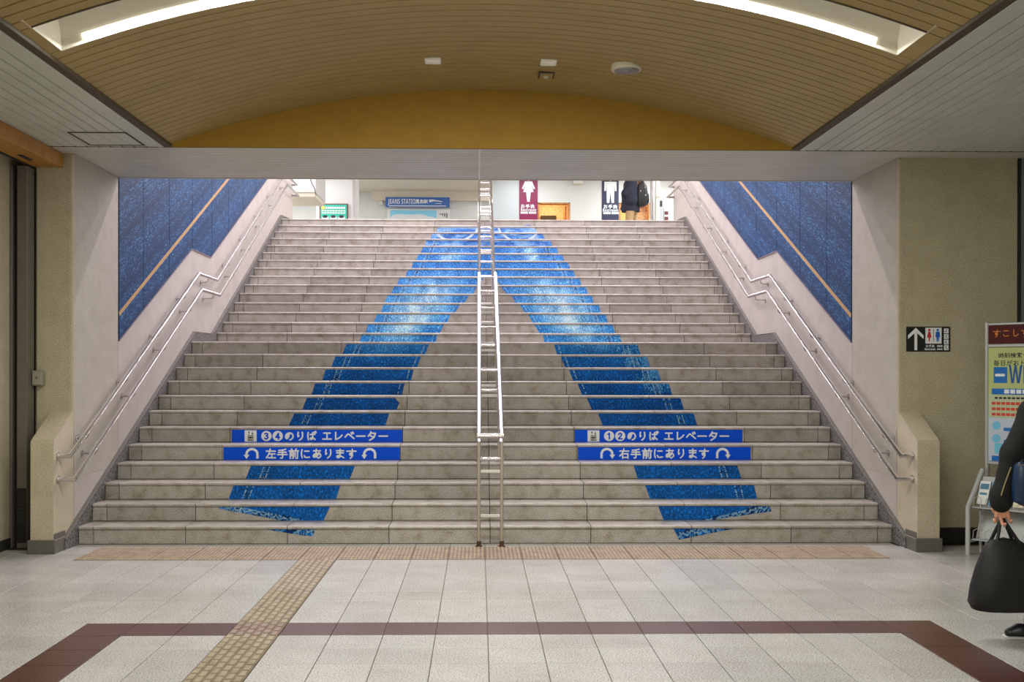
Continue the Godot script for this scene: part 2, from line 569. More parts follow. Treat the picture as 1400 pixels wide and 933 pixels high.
# ------------------------------------------------------------------ the scene
func _ready() -> void:
	var cam := Camera3D.new()
	cam.name = "camera"
	cam.projection = Camera3D.PROJECTION_FRUSTUM
	cam.near = 0.1
	cam.far = 200.0
	cam.size = 0.1 * 933.0 / 1425.0
	cam.frustum_offset = Vector2(0.1 * 16.5 / 1425.0, 0.1 * 42.5 / 1425.0)
	cam.transform = Transform3D(Basis(Vector3.UP, -0.02) * Basis(Vector3.BACK, 0.0012), Vector3(0, 1.53, 0))
	add_child(cam)
	cam.current = true
	var we := WorldEnvironment.new()
	we.name = "world_environment"
	var env := Environment.new()
	env.background_mode = Environment.BG_COLOR
	env.background_color = Color(0.02, 0.02, 0.02)
	env.tonemap_mode = Environment.TONE_MAPPER_LINEAR
	env.tonemap_exposure = 1.0
	env.sdfgi_enabled = true
	env.ssao_enabled = true
	env.ssil_enabled = true
	we.environment = env
	add_child(we)
	materials()
	build_floor()
	build_shell()
	build_ceiling()
	build_stairs()
	build_murals()
	build_jeans()
	build_signs()
	build_rails()
	build_lobby_things()
	build_upper_hall()
	build_stand()
	build_people()

const COVE_E := 3.3
const STAIR_E := 10.0
const HALL_E := 13.0
const WASH_E := 3.4

func area(called: String, at: Vector3, towards: Vector3, size: Vector2, c: Color, e: float, parent: Node3D) -> void:
	var l := AreaLight3D.new()
	l.name = numbered(called, parent)
	parent.add_child(l, true)
	l.area_size = size
	l.light_color = c
	l.light_energy = e
	l.area_range = 40.0
	l.area_attenuation = 2.0
	l.shadow_enabled = true
	l.transform = Transform3D(Basis.looking_at(towards, Vector3.RIGHT if absf(towards.normalized().dot(Vector3.UP)) > 0.95 and size.x < size.y else Vector3.BACK if absf(towards.normalized().dot(Vector3.UP)) > 0.7 else Vector3.UP), at - parent.position)

# ---------------------------------------------------------------- floor
const TW := 0.3035
const TX := 0.052

func build_floor() -> void:
	var fl := thing("floor", "pale speckled terrazzo tile floor of the concourse with a red-brown border", "floor")
	fl.set_meta("kind", "structure")
	part("floor_slab", bx(V(-4.3, -0.3, 9.4), V(6.7, -0.007, -4.2)), M.slab, fl)
	var tile := MB.new()
	tile.box(Vector3(0, -0.006, 0), Vector3(TW - 0.0045, 0.012, TW - 0.0025), 0.0012)
	var tm := tile.mesh()
	var rest := MB.new()
	var seen := []
	var rng := RandomNumberGenerator.new()
	rng.seed = 11
	for j in range(-2, 41):
		var Z := 8.5 - TW * (j + 0.5)
		for i in range(-14, 22):
			var x := TX + TW * (i + 0.5)
			if x < -4.2 or x > 6.5:
				continue
			var strip := j < 0 and i >= -11 and i < 11
			if strip or (i == -5 and j >= 0 and j < 18):
				continue
			var red := (j == 7 and i >= -8 and i <= 8) or ((i == -8 or i == 8) and j > 7)
			var shown := Z > 4.95 and absf(x - 0.02 * Z - 0.1) < 0.5 * Z + 0.15
			var at := V(x, 0, Z)
			if shown:
				seen.append([Z, at, red])
			else:
				rest.box(at + Vector3(0, -0.006, 0), Vector3(TW - 0.0045, 0.012, TW - 0.0025))
	seen.sort_custom(func(a, b): return a[0] < b[0])
	var reds := 0
	var n := 0
	for s: Array in seen:
		if s[2]:
			put("border_tile", tm, M["red%d" % (reds % 3)], fl, s[1])
			reds += 1
		elif n < 300:
			put("floor_tile", tm, M["tile%d" % rng.randi_range(0, 2)], fl, s[1])
			n += 1
		else:
			rest.box(s[1] + Vector3(0, -0.006, 0), Vector3(TW - 0.0045, 0.012, TW - 0.0025))
	var o := part("floor_tile_field", rest, M.tile0, fl)
	o.set_meta("kind", "stuff")
	# cut tiles between the warning strip and the first riser
	for i in range(-14, 15):
		var x := TX + TW * (i + 0.5)
		if x > -3.55 and x < 3.72:
			part("floor_tile_cut", bx(V(x - TW / 2 + 0.002, -0.012, 9.109), V(x + TW / 2 - 0.002, 0, 9.3), 0.0012), M.tile1, fl)
	# warning strip of domes
	var ws := thing("warning_paving", "beige tactile warning strip of small domes along the foot of the stairs", "tactile paving", V(0.05, 0, 8.8))
	var dot := MB.new()
	for a in 9:
		for b in 9:
			var c := Vector3((a - 4) * 0.0325, 0.002, (b - 4) * 0.0325)
			for k in 8:
				var p := Vector3(cos(TAU * k / 8.0), 0, sin(TAU * k / 8.0))
				var q := Vector3(cos(TAU * (k + 1) / 8.0), 0, sin(TAU * (k + 1) / 8.0))
				var top := Vector3(0, 0.0055, 0)
				dot.smooth(c + p * 0.0115, c + q * 0.0115, c + q * 0.007 + top, p + Vector3.UP * 0.6, q + Vector3.UP * 0.6, q * 0.4 + Vector3.UP)
				dot.smooth(c + p * 0.0115, c + q * 0.007 + top, c + p * 0.007 + top, p + Vector3.UP * 0.6, q * 0.4 + Vector3.UP, p * 0.4 + Vector3.UP)
				dot.smooth(c + p * 0.007 + top, c + q * 0.007 + top, c + top, p * 0.4 + Vector3.UP, q * 0.4 + Vector3.UP, Vector3.UP)
	var dm := dot.mesh()
	var plate := MB.new()
	plate.box(Vector3(0, -0.005, 0), Vector3(TW - 0.004, 0.014, TW - 0.003), 0.0015)
	var pm := plate.mesh()
	for j in 2:
		for i in range(-11, 11):
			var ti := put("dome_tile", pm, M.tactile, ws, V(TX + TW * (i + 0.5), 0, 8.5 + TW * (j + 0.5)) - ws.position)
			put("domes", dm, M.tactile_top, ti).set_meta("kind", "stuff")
	# guiding strip of bars
	var gs := thing("guide_paving", "beige tactile guide path of raised bars crossing the red-brown border", "tactile paving", V(-1.31, 0, 6.0))
	var bar := MB.new()
	for a in 6:
		for b in 3:
			var zz := (b - 1) * 0.1 + (0.025 if a % 2 else -0.025)
			bar.box(Vector3((a - 2.5) * 0.0495, 0.0035, zz), Vector3(0.034, 0.009, 0.083), 0.003)
	var gm := bar.mesh()
	for j in 18:
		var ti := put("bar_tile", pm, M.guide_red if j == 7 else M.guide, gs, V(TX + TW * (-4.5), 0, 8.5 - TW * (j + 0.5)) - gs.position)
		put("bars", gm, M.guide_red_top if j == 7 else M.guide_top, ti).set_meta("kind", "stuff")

# ---------------------------------------------------------------- walls
func build_shell() -> void:
	# the stair walls: each carries its pier face, parapet, plinth and stringer
	for s in 2:
		var left := s == 0
		var X := XL if left else XR
		var out := -1.0 if left else 1.0
		var w := thing("wall_left" if left else "wall_right", ("left" if left else "right") + " plaster wall of the stairwell behind the double handrails", "wall", V(X, 0, 9.25))
		w.set_meta("kind", "structure")
		part("wall_face", bx(V(X, 0, 9.262), V(X + out * 0.30, 8.8, 20.0), 0.0), M.wall, w)
		# face towards the concourse
		var far := -3.905 if left else 4.835
		part("pier_face", bx(V(X + out * 0.012, 0, 9.238), V(far, CEIL + 0.05, 9.33), 0.02), M.pier, w)
		part("corner_bead", bx(V(X - out * 0.002, 1.0, 9.236), V(X + out * 0.045, CEIL - 0.002, 9.275), 0.012), M.parapet, w)
		part("pier_side", bx(V(X - out * 0.002, 0.6, 9.262), V(X + out * 0.02, CEIL, 10.372), 0.0), M.pier_side, w)
		# low sloping parapet
		var mb := MB.new()
		mb.prism(PackedVector2Array([Vector2(8.835, 0.0), Vector2(8.82, 0.02), Vector2(8.82, 0.925), Vector2(8.835, 0.955), Vector2(9.255, 1.195), Vector2(9.255, 0.0)]), V(X + out * 0.001, 0, 0), V(0, 0, 1), Vector3.UP, Vector3(out * 0.19, 0, 0))
		part("parapet", mb, M.parapet, w)
		var pl := MB.new()
		pl.span(V(X - out * 0.02, 0, 8.80), V(X + out * 0.21, 0.115, 9.24), 0.004)
		pl.span(V(X - out * 0.006, 0.1, 8.83), V(X + out * 0.196, 0.165, 9.06), 0.003)
		part("plinth", pl, M.plinth, w)
		# dark stringer along the steps
		var st := MB.new()
		var top: Array[Vector2] = [Vector2(9.0, 0.095), Vector2(13.07, 2.03), Vector2(13.93, 2.035), Vector2(18.75, 4.34), Vector2(20.0, 4.42)]
		var poly := PackedVector2Array()
		for p in top:
			poly.append(p)
		poly.append_array(PackedVector2Array([Vector2(20.0, 3.9), Vector2(18.9, 3.6), Vector2(13.9, 1.2), Vector2(13.1, 1.1), Vector2(10.6, 0.0), Vector2(9.0, 0.0)]))
		st.prism(poly, V(X, 0, 0), V(0, 0, 1), Vector3.UP, Vector3(-out * 0.03, 0, 0))
		part("stringer", st, M.stringer, w)
		var ed := MB.new()
		for i in 4:
			var a := V(X - out * 0.017, top[i].y, top[i].x)
			var b := V(X - out * 0.017, top[i + 1].y, top[i + 1].x)
			var d := (b - a).normalized()
			ed.box((a + b) / 2 + d.cross(Vector3(1, 0, 0)) * 0.002, Vector3(0.038, 0.007, (b - a).length()), 0.002, Basis(Vector3(1, 0, 0), Vector3(0, d.z, -d.y) * -1.0, -d) if true else Basis())
		part("edge_strip", ed, M.plinth, w)
		# plaster joint where the mural begins
		part("joint", bx(V(X - out * 0.0015, 0.72, 10.37), V(X + out * 0.01, CEIL, 10.38)), M.brown, w)
	# concourse walls
	var wl := thing("wall_left", "pale left wall of the concourse beside the shutter track", "wall", V(-4.06, 0, 6))
	wl.set_meta("kind", "structure")
	part("wall_face", bx(V(-4.3, 0, 9.4), V(-4.06, CEIL + 0.6, -4.2)), M.parapet, wl)
	part("skirting", bx(V(-4.07, 0, 9.2), V(-4.045, 0.09, -4.0)), M.dark, wl)
	var wr := thing("wall_right", "bluish grey wall beyond the pier at the right edge", "wall", V(4.84, 0, 9.3))
	wr.set_meta("kind", "structure")
	part("wall_face", bx(V(4.84, 0, 9.32), V(6.7, CEIL + 0.6, 9.5)), plain(rgb(150, 158, 165), 0.5), wr)
	part("end_wall", bx(V(6.5, 0, 9.4), V(6.7, CEIL + 0.6, -4.2)), M.parapet, wr)
	part("skirting", bx(V(3.95, 0, 9.2), V(6.5, 0.145, 9.245), 0.004), M.black, wr)
	part("corner_seam", bx(V(4.826, 0.14, 9.225), V(4.846, CEIL, 9.33)), M.dark, wr)
	var wb := thing("wall_back", "plain concourse wall behind the viewer", "wall", V(0, 0, -4))
	wb.set_meta("kind", "structure")
	part("wall_face", bx(V(-4.3, 0, -4.0), V(6.7, CEIL + 1.0, -4.2)), M.parapet, wb)

func arc_y(x: float) -> float:
	return CEIL + 0.505 - 7.62 + sqrt(7.62 * 7.62 - (x - 0.035) * (x - 0.035))

func arc_n(x: float) -> Vector3:
	return Vector3(-(x - 0.035) / 7.62, -sqrt(1.0 - pow((x - 0.035) / 7.62, 2)), 0)

# profile points (Z, lift above the vault) swept along the vault from x0 to x1
func arc_sweep(prof: Array, x0: float, x1: float, seg := 28, closed := false) -> MB:
	var mb := MB.new()
	var m := prof.size()
	for i in (m if closed else m - 1):
		var a: Vector2 = prof[i]
		var b: Vector2 = prof[(i + 1) % m]
		for s in seg:
			var xa := lerpf(x0, x1, float(s) / seg)
			var xb := lerpf(x0, x1, float(s + 1) / seg)
			var pa := V(xa, arc_y(xa), 0) - arc_n(xa) * a.y + V(0, 0, a.x)
			var pb := V(xb, arc_y(xb), 0) - arc_n(xb) * a.y + V(0, 0, a.x)
			var pc := V(xb, arc_y(xb), 0) - arc_n(xb) * b.y + V(0, 0, b.x)
			var pd := V(xa, arc_y(xa), 0) - arc_n(xa) * b.y + V(0, 0, b.x)
			mb.quad(pa, pb, pc, pd)
	return mb

func build_ceiling() -> void:
	# flat panelled strips on both sides of the vault
	var flat := thing("ceiling", "pale grey ceiling of narrow metal panels on both sides of the brown vault", "ceiling", V(0, CEIL, 5))
	flat.set_meta("kind", "structure")
	var pl := MB.new()
	pl.box(Vector3(0, 0.006, 0), Vector3(0.0905, 0.012, 12.94), 0.0025)
	var pm := pl.mesh()
	for i in 13:
		put("ceiling_plank", pm, M.panel, flat, V(-2.79 - 0.1 * i, CEIL, 2.49) - flat.position)
	for i in 37:
		put("ceiling_plank", pm, M.panel, flat, V(2.86 + 0.1 * i, CEIL, 2.49) - flat.position)
	part("backing", bx(V(-4.3, CEIL + 0.014, 8.96), V(-2.68, CEIL + 0.05, -4.2)), M.gap, flat)
	part("backing", bx(V(2.75, CEIL + 0.014, 8.96), V(6.7, CEIL + 0.05, -4.2)), M.gap, flat)
	for s in 2:
		var X := -2.68 if s == 0 else 2.755
		var o := -1.0 if s == 0 else 1.0
		part("edge_trim", bx(V(X + o * 0.012, CEIL - 0.004, 8.95), V(X + o * 0.06, CEIL + 0.03, -4.0), 0.003), M.panel, flat)
		part("dark_trim", bx(V(X - o * 0.055, CEIL - 0.002, 8.95), V(X + o * 0.012, CEIL + 0.075, -4.0), 0.002), M.brown, flat)  # dark brown trim along the vault edge
	# access hatch in the left strip
	var h := thing("ceiling_hatch", "square access hatch outlined in the left grey ceiling panels", "hatch", V(-3.06, CEIL, 8.65))
	var hf := MB.new()
	hf.span(V(-3.3, CEIL - 0.006, 8.41), V(-2.83, CEIL - 0.0005, 8.425))
	hf.span(V(-3.3, CEIL - 0.006, 8.87), V(-2.83, CEIL - 0.0005, 8.885))
	hf.span(V(-3.3, CEIL - 0.006, 8.41), V(-3.285, CEIL - 0.0005, 8.885))
	hf.span(V(-2.845, CEIL - 0.006, 8.41), V(-2.83, CEIL - 0.0005, 8.885))
	part("frame", hf, M.brown, h)
	for i in 4:
		part("panel_strip", bx(V(-3.283 + i * 0.1095, CEIL - 0.003, 8.427), V(-3.283 + i * 0.1095 + 0.105, CEIL - 0.0005, 8.868), 0.001), M.panel, h)
	# the beam over the foot of the stairs
	var bm := thing("ceiling_beam", "wide pale grey beam of horizontal strips over the foot of the stairs", "beam", V(0, CEIL, 9.66))
	bm.set_meta("kind", "structure")
	var sp := MB.new()
	sp.box(Vector3(0, 0.006, 0), Vector3(7.30, 0.012, 0.0935), 0.003)
	var spm := sp.mesh()
	var lp := MB.new()
	lp.box(Vector3(0, 0.006, 0), Vector3(10.56, 0.012, 0.0935), 0.003)
	var lpm := lp.mesh()
	for i in 3:
		put("beam_strip", lpm, M.soffit, bm, V(1.22, CEIL, 9.018 + 0.1 * i) - bm.position)
	for i in range(3, 14):
		put("beam_strip", spm, M.soffit, bm, V(0.085, CEIL, 9.018 + 0.1 * i) - bm.position)
	part("beam_core", bx(V(-4.3, CEIL + 0.014, 8.965), V(6.7, 5.45, 10.40)), M.brown, bm)
	part("front_trim", bx(V(-4.06, CEIL - 0.003, 8.953), V(6.5, CEIL + 0.012, 8.968), 0.002), M.brown, bm)
	part("back_trim", bx(V(XL, CEIL - 0.004, 10.382), V(XR, CEIL + 0.05, 10.402), 0.003), M.soffit, bm)
	part("joint_cover", bx(V(-0.006, CEIL - 0.006, 8.97), V(0.007, CEIL + 0.002, 10.38), 0.002), M.white, bm)
	# the vault
	var va := thing("ceiling_vault", "shallow brown vault of curved planks over the concourse", "ceiling", V(0, CEIL, 6))
	va.set_meta("kind", "structure")
	var g := 0.0055
	var pk := arc_sweep([Vector2(g, 0.012), Vector2(g, 0.002), Vector2(g + 0.003, 0), Vector2(0.11 - g - 0.003, 0), Vector2(0.11 - g, 0.002), Vector2(0.11 - g, 0.012)], -2.66, 2.735)
	var pkm := pk.mesh()
	for i in 23:
		put("vault_plank", pkm, M.vault, va, V(0, 0, 6.43 + 0.11 * i) - va.position)
	for i in 20:
		put("vault_plank", pkm, M.vault, va, V(0, 0, 6.01 - 0.11 * (i + 1)) - va.position)
	for z: Array in [[8.965, 6.47], [5.85, 3.8]]:
		part("backing", arc_sweep([Vector2(z[0], 0.03), Vector2(z[1], 0.03)], -2.7, 2.78), M.gap, va)
	for z: Array in [[3.81, 1.22], [0.80, -2.78], [-3.20, -4.0]]:
		part("vault_sheet", arc_sweep([Vector2(z[0], 0.0), Vector2(z[1], 0.0), Vector2(z[1], 0.02), Vector2(z[0], 0.02)], -2.7, 2.78, 28, true), M.vault, va)
	for z: Array in [[6.43, 6.01], [1.22, 0.80], [-2.78, -3.20]]:
		for s in 2:
			part("end_fill", arc_sweep([Vector2(z[0] - 0.003, 0.01), Vector2(z[0] - 0.003, 0.0), Vector2(z[1] + 0.003, 0.0), Vector2(z[1] + 0.003, 0.01)], -2.68 if s == 0 else 2.60, -2.56 if s == 0 else 2.75, 2), M.vault, va)
		part("lip", arc_sweep([Vector2(z[0] + 0.014, -0.004), Vector2(z[0] + 0.002, -0.004), Vector2(z[0] + 0.002, 0.012), Vector2(z[0] + 0.014, 0.012)], -2.56, 2.60, 28, true), M.cove, va)
		part("lip", arc_sweep([Vector2(z[1] + 0.004, -0.004), Vector2(z[1] - 0.012, -0.004), Vector2(z[1] - 0.012, 0.015), Vector2(z[1] + 0.004, 0.015)], -2.56, 2.60, 28, true), M.brown, va)
		cove(z[1], z[0])
	# flat ochre end wall under the last curve
	var lu := MB.new()
	var poly := PackedVector2Array()
	for i in 41:
		var x := lerpf(-2.7, 2.77, i / 40.0)
		poly.append(Vector2(x, arc_y(x) + 0.02))
	poly.append(Vector2(2.77, CEIL - 0.001))
	poly.append(Vector2(-2.7, CEIL - 0.001))
	lu.prism(poly, V(0, 0, 8.952), Vector3.RIGHT, Vector3.UP, V(0, 0, 0.02))
	part("end_panel", lu, M.lunette, va)
	part("roof_slab", bx(V(-4.3, 4.5, 9.2), V(6.7, 4.7, -4.2)), M.gap, va)
	for s in 2:
		part("vault_side", bx(V(-2.9 if s == 0 else 2.79, CEIL + 0.05, 8.96), V(-2.74 if s == 0 else 2.95, 4.5, -4.2)), M.gap, va)

func cove(Z0: float, Z1: float) -> void:
	var shown := Z0 > 5.0
	var li := thing("cove_light", "curved cream light trough recessed across the brown vault" if shown else ("second curved light trough of the vault, nearer than the frame" if Z0 > 0.0 else "last curved light trough of the vault, behind the viewer"), "cove light", V(0, arc_y(0), (Z0 + Z1) / 2))
	var x0 := -2.56
	var x1 := 2.60
	part("reflector", arc_sweep([Vector2(Z1 + 0.012, 0.0), Vector2(Z1 + 0.012, 0.062), Vector2(Z1 - 0.10, 0.27), Vector2(Z0 - 0.12, 0.27), Vector2(Z0 - 0.12, 0.02), Vector2(Z0 - 0.01, 0.016)], x0, x1), M.cove, li)
	for s in 2:
		var x := x0 if s == 0 else x1
		var e := MB.new()
		e.prism(PackedVector2Array([Vector2(Z1 + 0.02, -0.002), Vector2(Z1 + 0.02, 0.28), Vector2(Z0 - 0.12, 0.28), Vector2(Z0 - 0.12, -0.002)]), V(x, arc_y(x), 0), V(0, 0, 1), Vector3.UP, Vector3(-0.02 if s == 0 else 0.02, 0, 0))
		part("end_cap", e, M.cove, li)
	var lamp := glow(Color(1.0, 0.98, 0.94), 1.15)
	var c := Color(1.0, 0.995, 0.955)
	for i in 5:
		var xa := -2.42 + i * 0.976
		part("lamp_strip", arc_sweep([Vector2(Z1 - 0.002, 0.002), Vector2(Z1 - 0.002, 0.056), Vector2(Z1 + 0.010, 0.056), Vector2(Z1 + 0.010, 0.002)], xa, xa + 0.972, 6, true), lamp, li)
		var xm := xa + 0.486
		area("lamp_light", V(xm, arc_y(xm) - 0.004, Z1 - 0.045), Vector3(arc_n(xm).x, -1.0, -0.06), Vector2(0.94, 0.05), c, COVE_E, li)
		if i > 0:
			part("reflector_joint", arc_sweep([Vector2(Z1 + 0.008, 0.062), Vector2(Z1 - 0.104, 0.266)], xa - 0.004, xa - 0.001, 1), M.brown, li)

# ---------------------------------------------------------------- stairs
func front_z(k: int) -> float:
	return 9.28 + (k - 1) * RUN + (LAND if k >= 13 else 0.0)

func build_stairs() -> void:
	var stairs := thing("staircase", "wide stone staircase of twenty-seven steps with a landing halfway", "staircase", V(0.08, 0, 9.3))
	stairs.set_meta("kind", "structure")
	var cache := {}
	var rng := RandomNumberGenerator.new()
	rng.seed = 3
	var cuts: Array[float] = [-3.54, -3.41]
	for i in range(-3, 4):
		cuts.append(0.1 + 0.9 * i)
	cuts.append_array([3.58, 3.71])
	for k in range(1, 28):
		var depth := RUN
		if k == 12:
			depth += LAND
		elif k == 27:
			depth = 1.2
		var step := sub("step", stairs, V(0.08, (k - 1) * RISE, front_z(k)) - stairs.position)
		for i in cuts.size() - 1:
			var w: float = cuts[i + 1] - cuts[i]
			var key := "%.3f %.3f" % [w, depth]
			if not cache.has(key):
				var mb := MB.new()
				var y1 := RISE
				mb.prism(PackedVector2Array([Vector2(0.015, 0.005), Vector2(0.015, y1 - 0.029), Vector2(0.006, y1 - 0.026), Vector2(0.001, y1 - 0.021), Vector2(0.0, y1 - 0.015), Vector2(0.0012, y1 - 0.0095), Vector2(0.0036, y1 - 0.0055), Vector2(0.0072, y1 - 0.0025), Vector2(0.0115, y1 - 0.0008), Vector2(0.016, y1), Vector2(depth + 0.014, y1), Vector2(depth + 0.014, y1 - 0.05), Vector2(0.09, y1 - 0.05), Vector2(0.09, 0.005)]),
						Vector3(-w / 2 + 0.0032, 0, 0), V(0, 0, 1), Vector3.UP, Vector3(w - 0.0064, 0, 0))
				cache[key] = mb.mesh()
			put("stone_block", cache[key], M["step%d" % rng.randi_range(0, 2)], step, Vector3((cuts[i] + cuts[i + 1]) / 2 - 0.08, 0, 0))
	# mortar bed under the blocks keeps the joints dark
	var core := MB.new()
	var poly := PackedVector2Array()
	for k in range(1, 28):
		poly.append(Vector2(front_z(k) + 0.05, (k - 1) * RISE))
		poly.append(Vector2(front_z(k) + 0.05, k * RISE - 0.03))
	poly.append(Vector2(20.0, FL2 - 0.03))
	poly.append(Vector2(20.0, -0.1))
	poly.append(Vector2(9.33, -0.1))
	core.prism(poly, V(-3.54, 0, 0), V(0, 0, 1), Vector3.UP, Vector3(7.25, 0, 0))
	part("mortar_bed", core, M.brown, stairs)

# ---------------------------------------------------------------- denim murals on the stair walls
func denim_material() -> StandardMaterial3D:
	var n := 768
	var data := PackedByteArray()
	data.resize(n * n * 3)
	var rng := RandomNumberGenerator.new()
	rng.seed = 5
	var band := PackedFloat32Array()   # strong and weak threads run along the cloth
	band.resize(n)
	for i in n:
		band[i] = 0.5 + 0.22 * sin(TAU * i / n * 3.0 + 1.0) + 0.16 * sin(TAU * i / n * 11.0) + 0.12 * sin(TAU * i / n * 29.0 + 2.0)
	for y in n:
		for x in n:
			var g := 0.8 + 0.25 * band[(x + 2 * y) % n] + rng.randf_range(-0.12, 0.12)
			var i := (y * n + x) * 3
			data[i] = int(9 * g)
			data[i + 1] = int(56 * g)
			data[i + 2] = int(106 * g)
	for q in 15000:
		var x := rng.randi_range(0, n - 1)
		var y := rng.randi_range(0, n - 1)
		if rng.randf() > band[(x + 2 * y) % n] * 1.25:
			continue
		var v := rng.randf()
		v = 0.38 + 0.62 * v * v
		var l := rng.randi_range(2, 4)
		for t in l:
			for w in 3:
				var i := (((y - t + n) % n) * n + (x + 2 * t + w) % n) * 3
				data[i] = int(lerpf(data[i], 118, v))
				data[i + 1] = int(lerpf(data[i + 1], 176, v))
				data[i + 2] = int(lerpf(data[i + 2], 222, v))
	var m := plain(Color.WHITE, 0.45, 0.0, 0.35)
	m.albedo_texture = ImageTexture.create_from_image(Image.create_from_data(n, n, false, Image.FORMAT_RGB8, data))
	m.uv1_triplanar = true
	m.uv1_world_triplanar = true
	m.uv1_scale = Vector3.ONE / 3.1
	return m

func build_murals() -> void:
	var denim := denim_material()
	var thread := stone(Color(0.86, 0.69, 0.43), 0.6, ramp_tex(9, 0.2, 2, [[0.3, grey(0.7)], [0.6, grey(1.0)]], 256), 0.2)
	var cutZ: Array[float] = [10.385, 11.13, 12.06, 13.02, 13.96, 14.88, 15.8, 16.72, 17.64, 18.56]
	for s in 2:
		var left := s == 0
		var X := XL if left else XR
		var inn := 1.0 if left else -1.0
		var outline := PackedVector2Array([Vector2(10.385, 1.842), Vector2(13.01, 3.06), Vector2(13.91, 3.055), Vector2(18.5, 5.2), Vector2(18.5, 6.9), Vector2(14.3, 6.9), Vector2(10.385, 5.0)])
		var mu := thing("denim_mural", ("blue denim cloth picture with orange seam on the left stair wall" if left else "blue denim cloth picture with orange seam on the right stair wall"), "mural", V(X, 3.5, 13), "denim murals on the stair walls")
		for i in cutZ.size() - 1:
			var r := PackedVector2Array([Vector2(cutZ[i] + 0.006, 0), Vector2(cutZ[i + 1] - 0.006, 0), Vector2(cutZ[i + 1] - 0.006, 9), Vector2(cutZ[i] + 0.006, 9)])
			for q: PackedVector2Array in Geometry2D.intersect_polygons(outline, r):
				var mb := MB.new()
				mb.prism(q, V(X, 0, 0), V(0, 0, 1), Vector3.UP, Vector3(inn * 0.008, 0, 0))
				part("mural_panel", mb, denim, mu)
		var bk := MB.new()
		bk.prism(outline, V(X, 0, 0), V(0, 0, 1), Vector3.UP, Vector3(inn * 0.002, 0, 0))
		part("backing", bk, M.black, mu)
		var fr := MB.new()
		for i in 3:
			var a := outline[i]
			var b := outline[i + 1]
			var d := (b - a).normalized()
			var nn := Vector2(d.y, -d.x) * 0.014
			fr.prism(PackedVector2Array([a, b, b + nn, a + nn]), V(X, 0, 0), V(0, 0, 1), Vector3.UP, Vector3(inn * 0.011, 0, 0))
		part("edge_strip", fr, plain(rgb(120, 104, 112), 0.5), mu)
		var sm := MB.new()
		var a := Vector2(10.39, 2.10)
		var b := Vector2(18.3, 5.93)
		var d := (b - a).normalized()
		var nn := Vector2(-d.y, d.x)
		for off: float in [-0.0125, 0.0125]:
			sm.prism(PackedVector2Array([a + nn * (off - 0.008), b + nn * (off - 0.008), b + nn * (off + 0.008), a + nn * (off + 0.008)]), V(X + inn * 0.008, 0, 0), V(0, 0, 1), Vector3.UP, Vector3(inn * 0.0015, 0, 0))
		var t := 0.0
		while t < (b - a).length():
			var c := a + d * t
			sm.prism(PackedVector2Array([c - nn * 0.004, c + d * 0.03 - nn * 0.004, c + d * 0.03 + nn * 0.004, c + nn * 0.004]), V(X + inn * 0.008, 0, 0), V(0, 0, 1), Vector3.UP, Vector3(inn * 0.0012, 0, 0))
			t += 0.05
		part("seam", sm, thread, mu)

# ---------------------------------------------------------------- the jeans pasted on the risers
# step: outer left, inner left, inner right, outer right edge of the print, each at the top and the foot of the riser
const JEANS := {
	1: [-2.42, -2.45, -1.45, -1.48, 1.74, 1.80, 2.73, 2.76], 2: [-2.37, -2.41, -1.37, -1.43, 1.66, 1.71, 2.70, 2.71],
	3: [-2.33, -2.38, -1.32, -1.36, 1.59, 1.64, 2.64, 2.67], 4: [-2.24, -2.29, -1.22, -1.27, 1.53, 1.57, 2.56, 2.60],
	5: [-2.17, -2.23, -1.15, -1.20, 1.44, 1.48, 2.48, 2.53], 6: [-2.09, -2.13, -1.07, -1.12, 1.36, 1.41, 2.41, 2.46],
	7: [-1.99, -2.05, -0.97, -1.01, 1.29, 1.34, 2.33, 2.37], 8: [-1.91, -1.96, -0.89, -0.91, 1.20, 1.26, 2.25, 2.29],
	9: [-1.87, -1.91, -0.85, -0.88, 1.13, 1.18, 2.18, 2.22], 10: [-1.80, -1.84, -0.77, -0.80, 1.06, 1.11, 2.11, 2.15],
	11: [-1.73, -1.78, -0.70, -0.75, 0.99, 1.04, 2.03, 2.08], 12: [-1.64, -1.69, -0.62, -0.67, 0.93, 0.97, 1.97, 2.01],
	13: [-1.59, -1.63, -0.57, -0.60, 0.87, 0.90, 1.92, 1.95], 14: [-1.54, -1.58, -0.49, -0.55, 0.77, 0.85, 1.86, 1.90],
	15: [-1.45, -1.50, -0.41, -0.46, 0.70, 0.77, 1.80, 1.84], 16: [-1.39, -1.43, -0.28, -0.36, 0.59, 0.68, 1.74, 1.78],
	17: [-1.35, -1.41, -0.15, -0.24, 0.48, 0.56, 1.68, 1.71], 18: [-1.29, -1.34, -0.04, -0.10, 0.33, 0.43, 1.62, 1.66],
	19: [-1.23, -1.28, 0.07, -0.04, 0.24, 0.35, 1.56, 1.59], 20: [-1.12, -1.18, 0.0, 0.0, 0.0, 0.0, 1.49, 1.53],
	21: [-1.06, -1.10, 0.0, 0.0, 0.0, 0.0, 1.43, 1.48], 22: [-1.00, -1.05, 0.0, 0.0, 0.0, 0.0, 1.37, 1.41],
	23: [-0.94, -0.99, 0.0, 0.0, 0.0, 0.0, 1.30, 1.33], 24: [-0.90, -0.94, 0.0, 0.0, 0.0, 0.0, 1.22, 1.26],
	25: [-0.82, -0.86, 0.0, 0.0, 0.0, 0.0, 1.10, 1.17], 26: [-0.73, -0.77, 0.0, 0.0, 0.0, 0.0, 0.98, 1.05],
	27: [-0.70, -0.73, 0.0, 0.0, 0.0, 0.0, 0.93, 0.98],
}
const JX0 := -2.55
const JX1 := 2.85

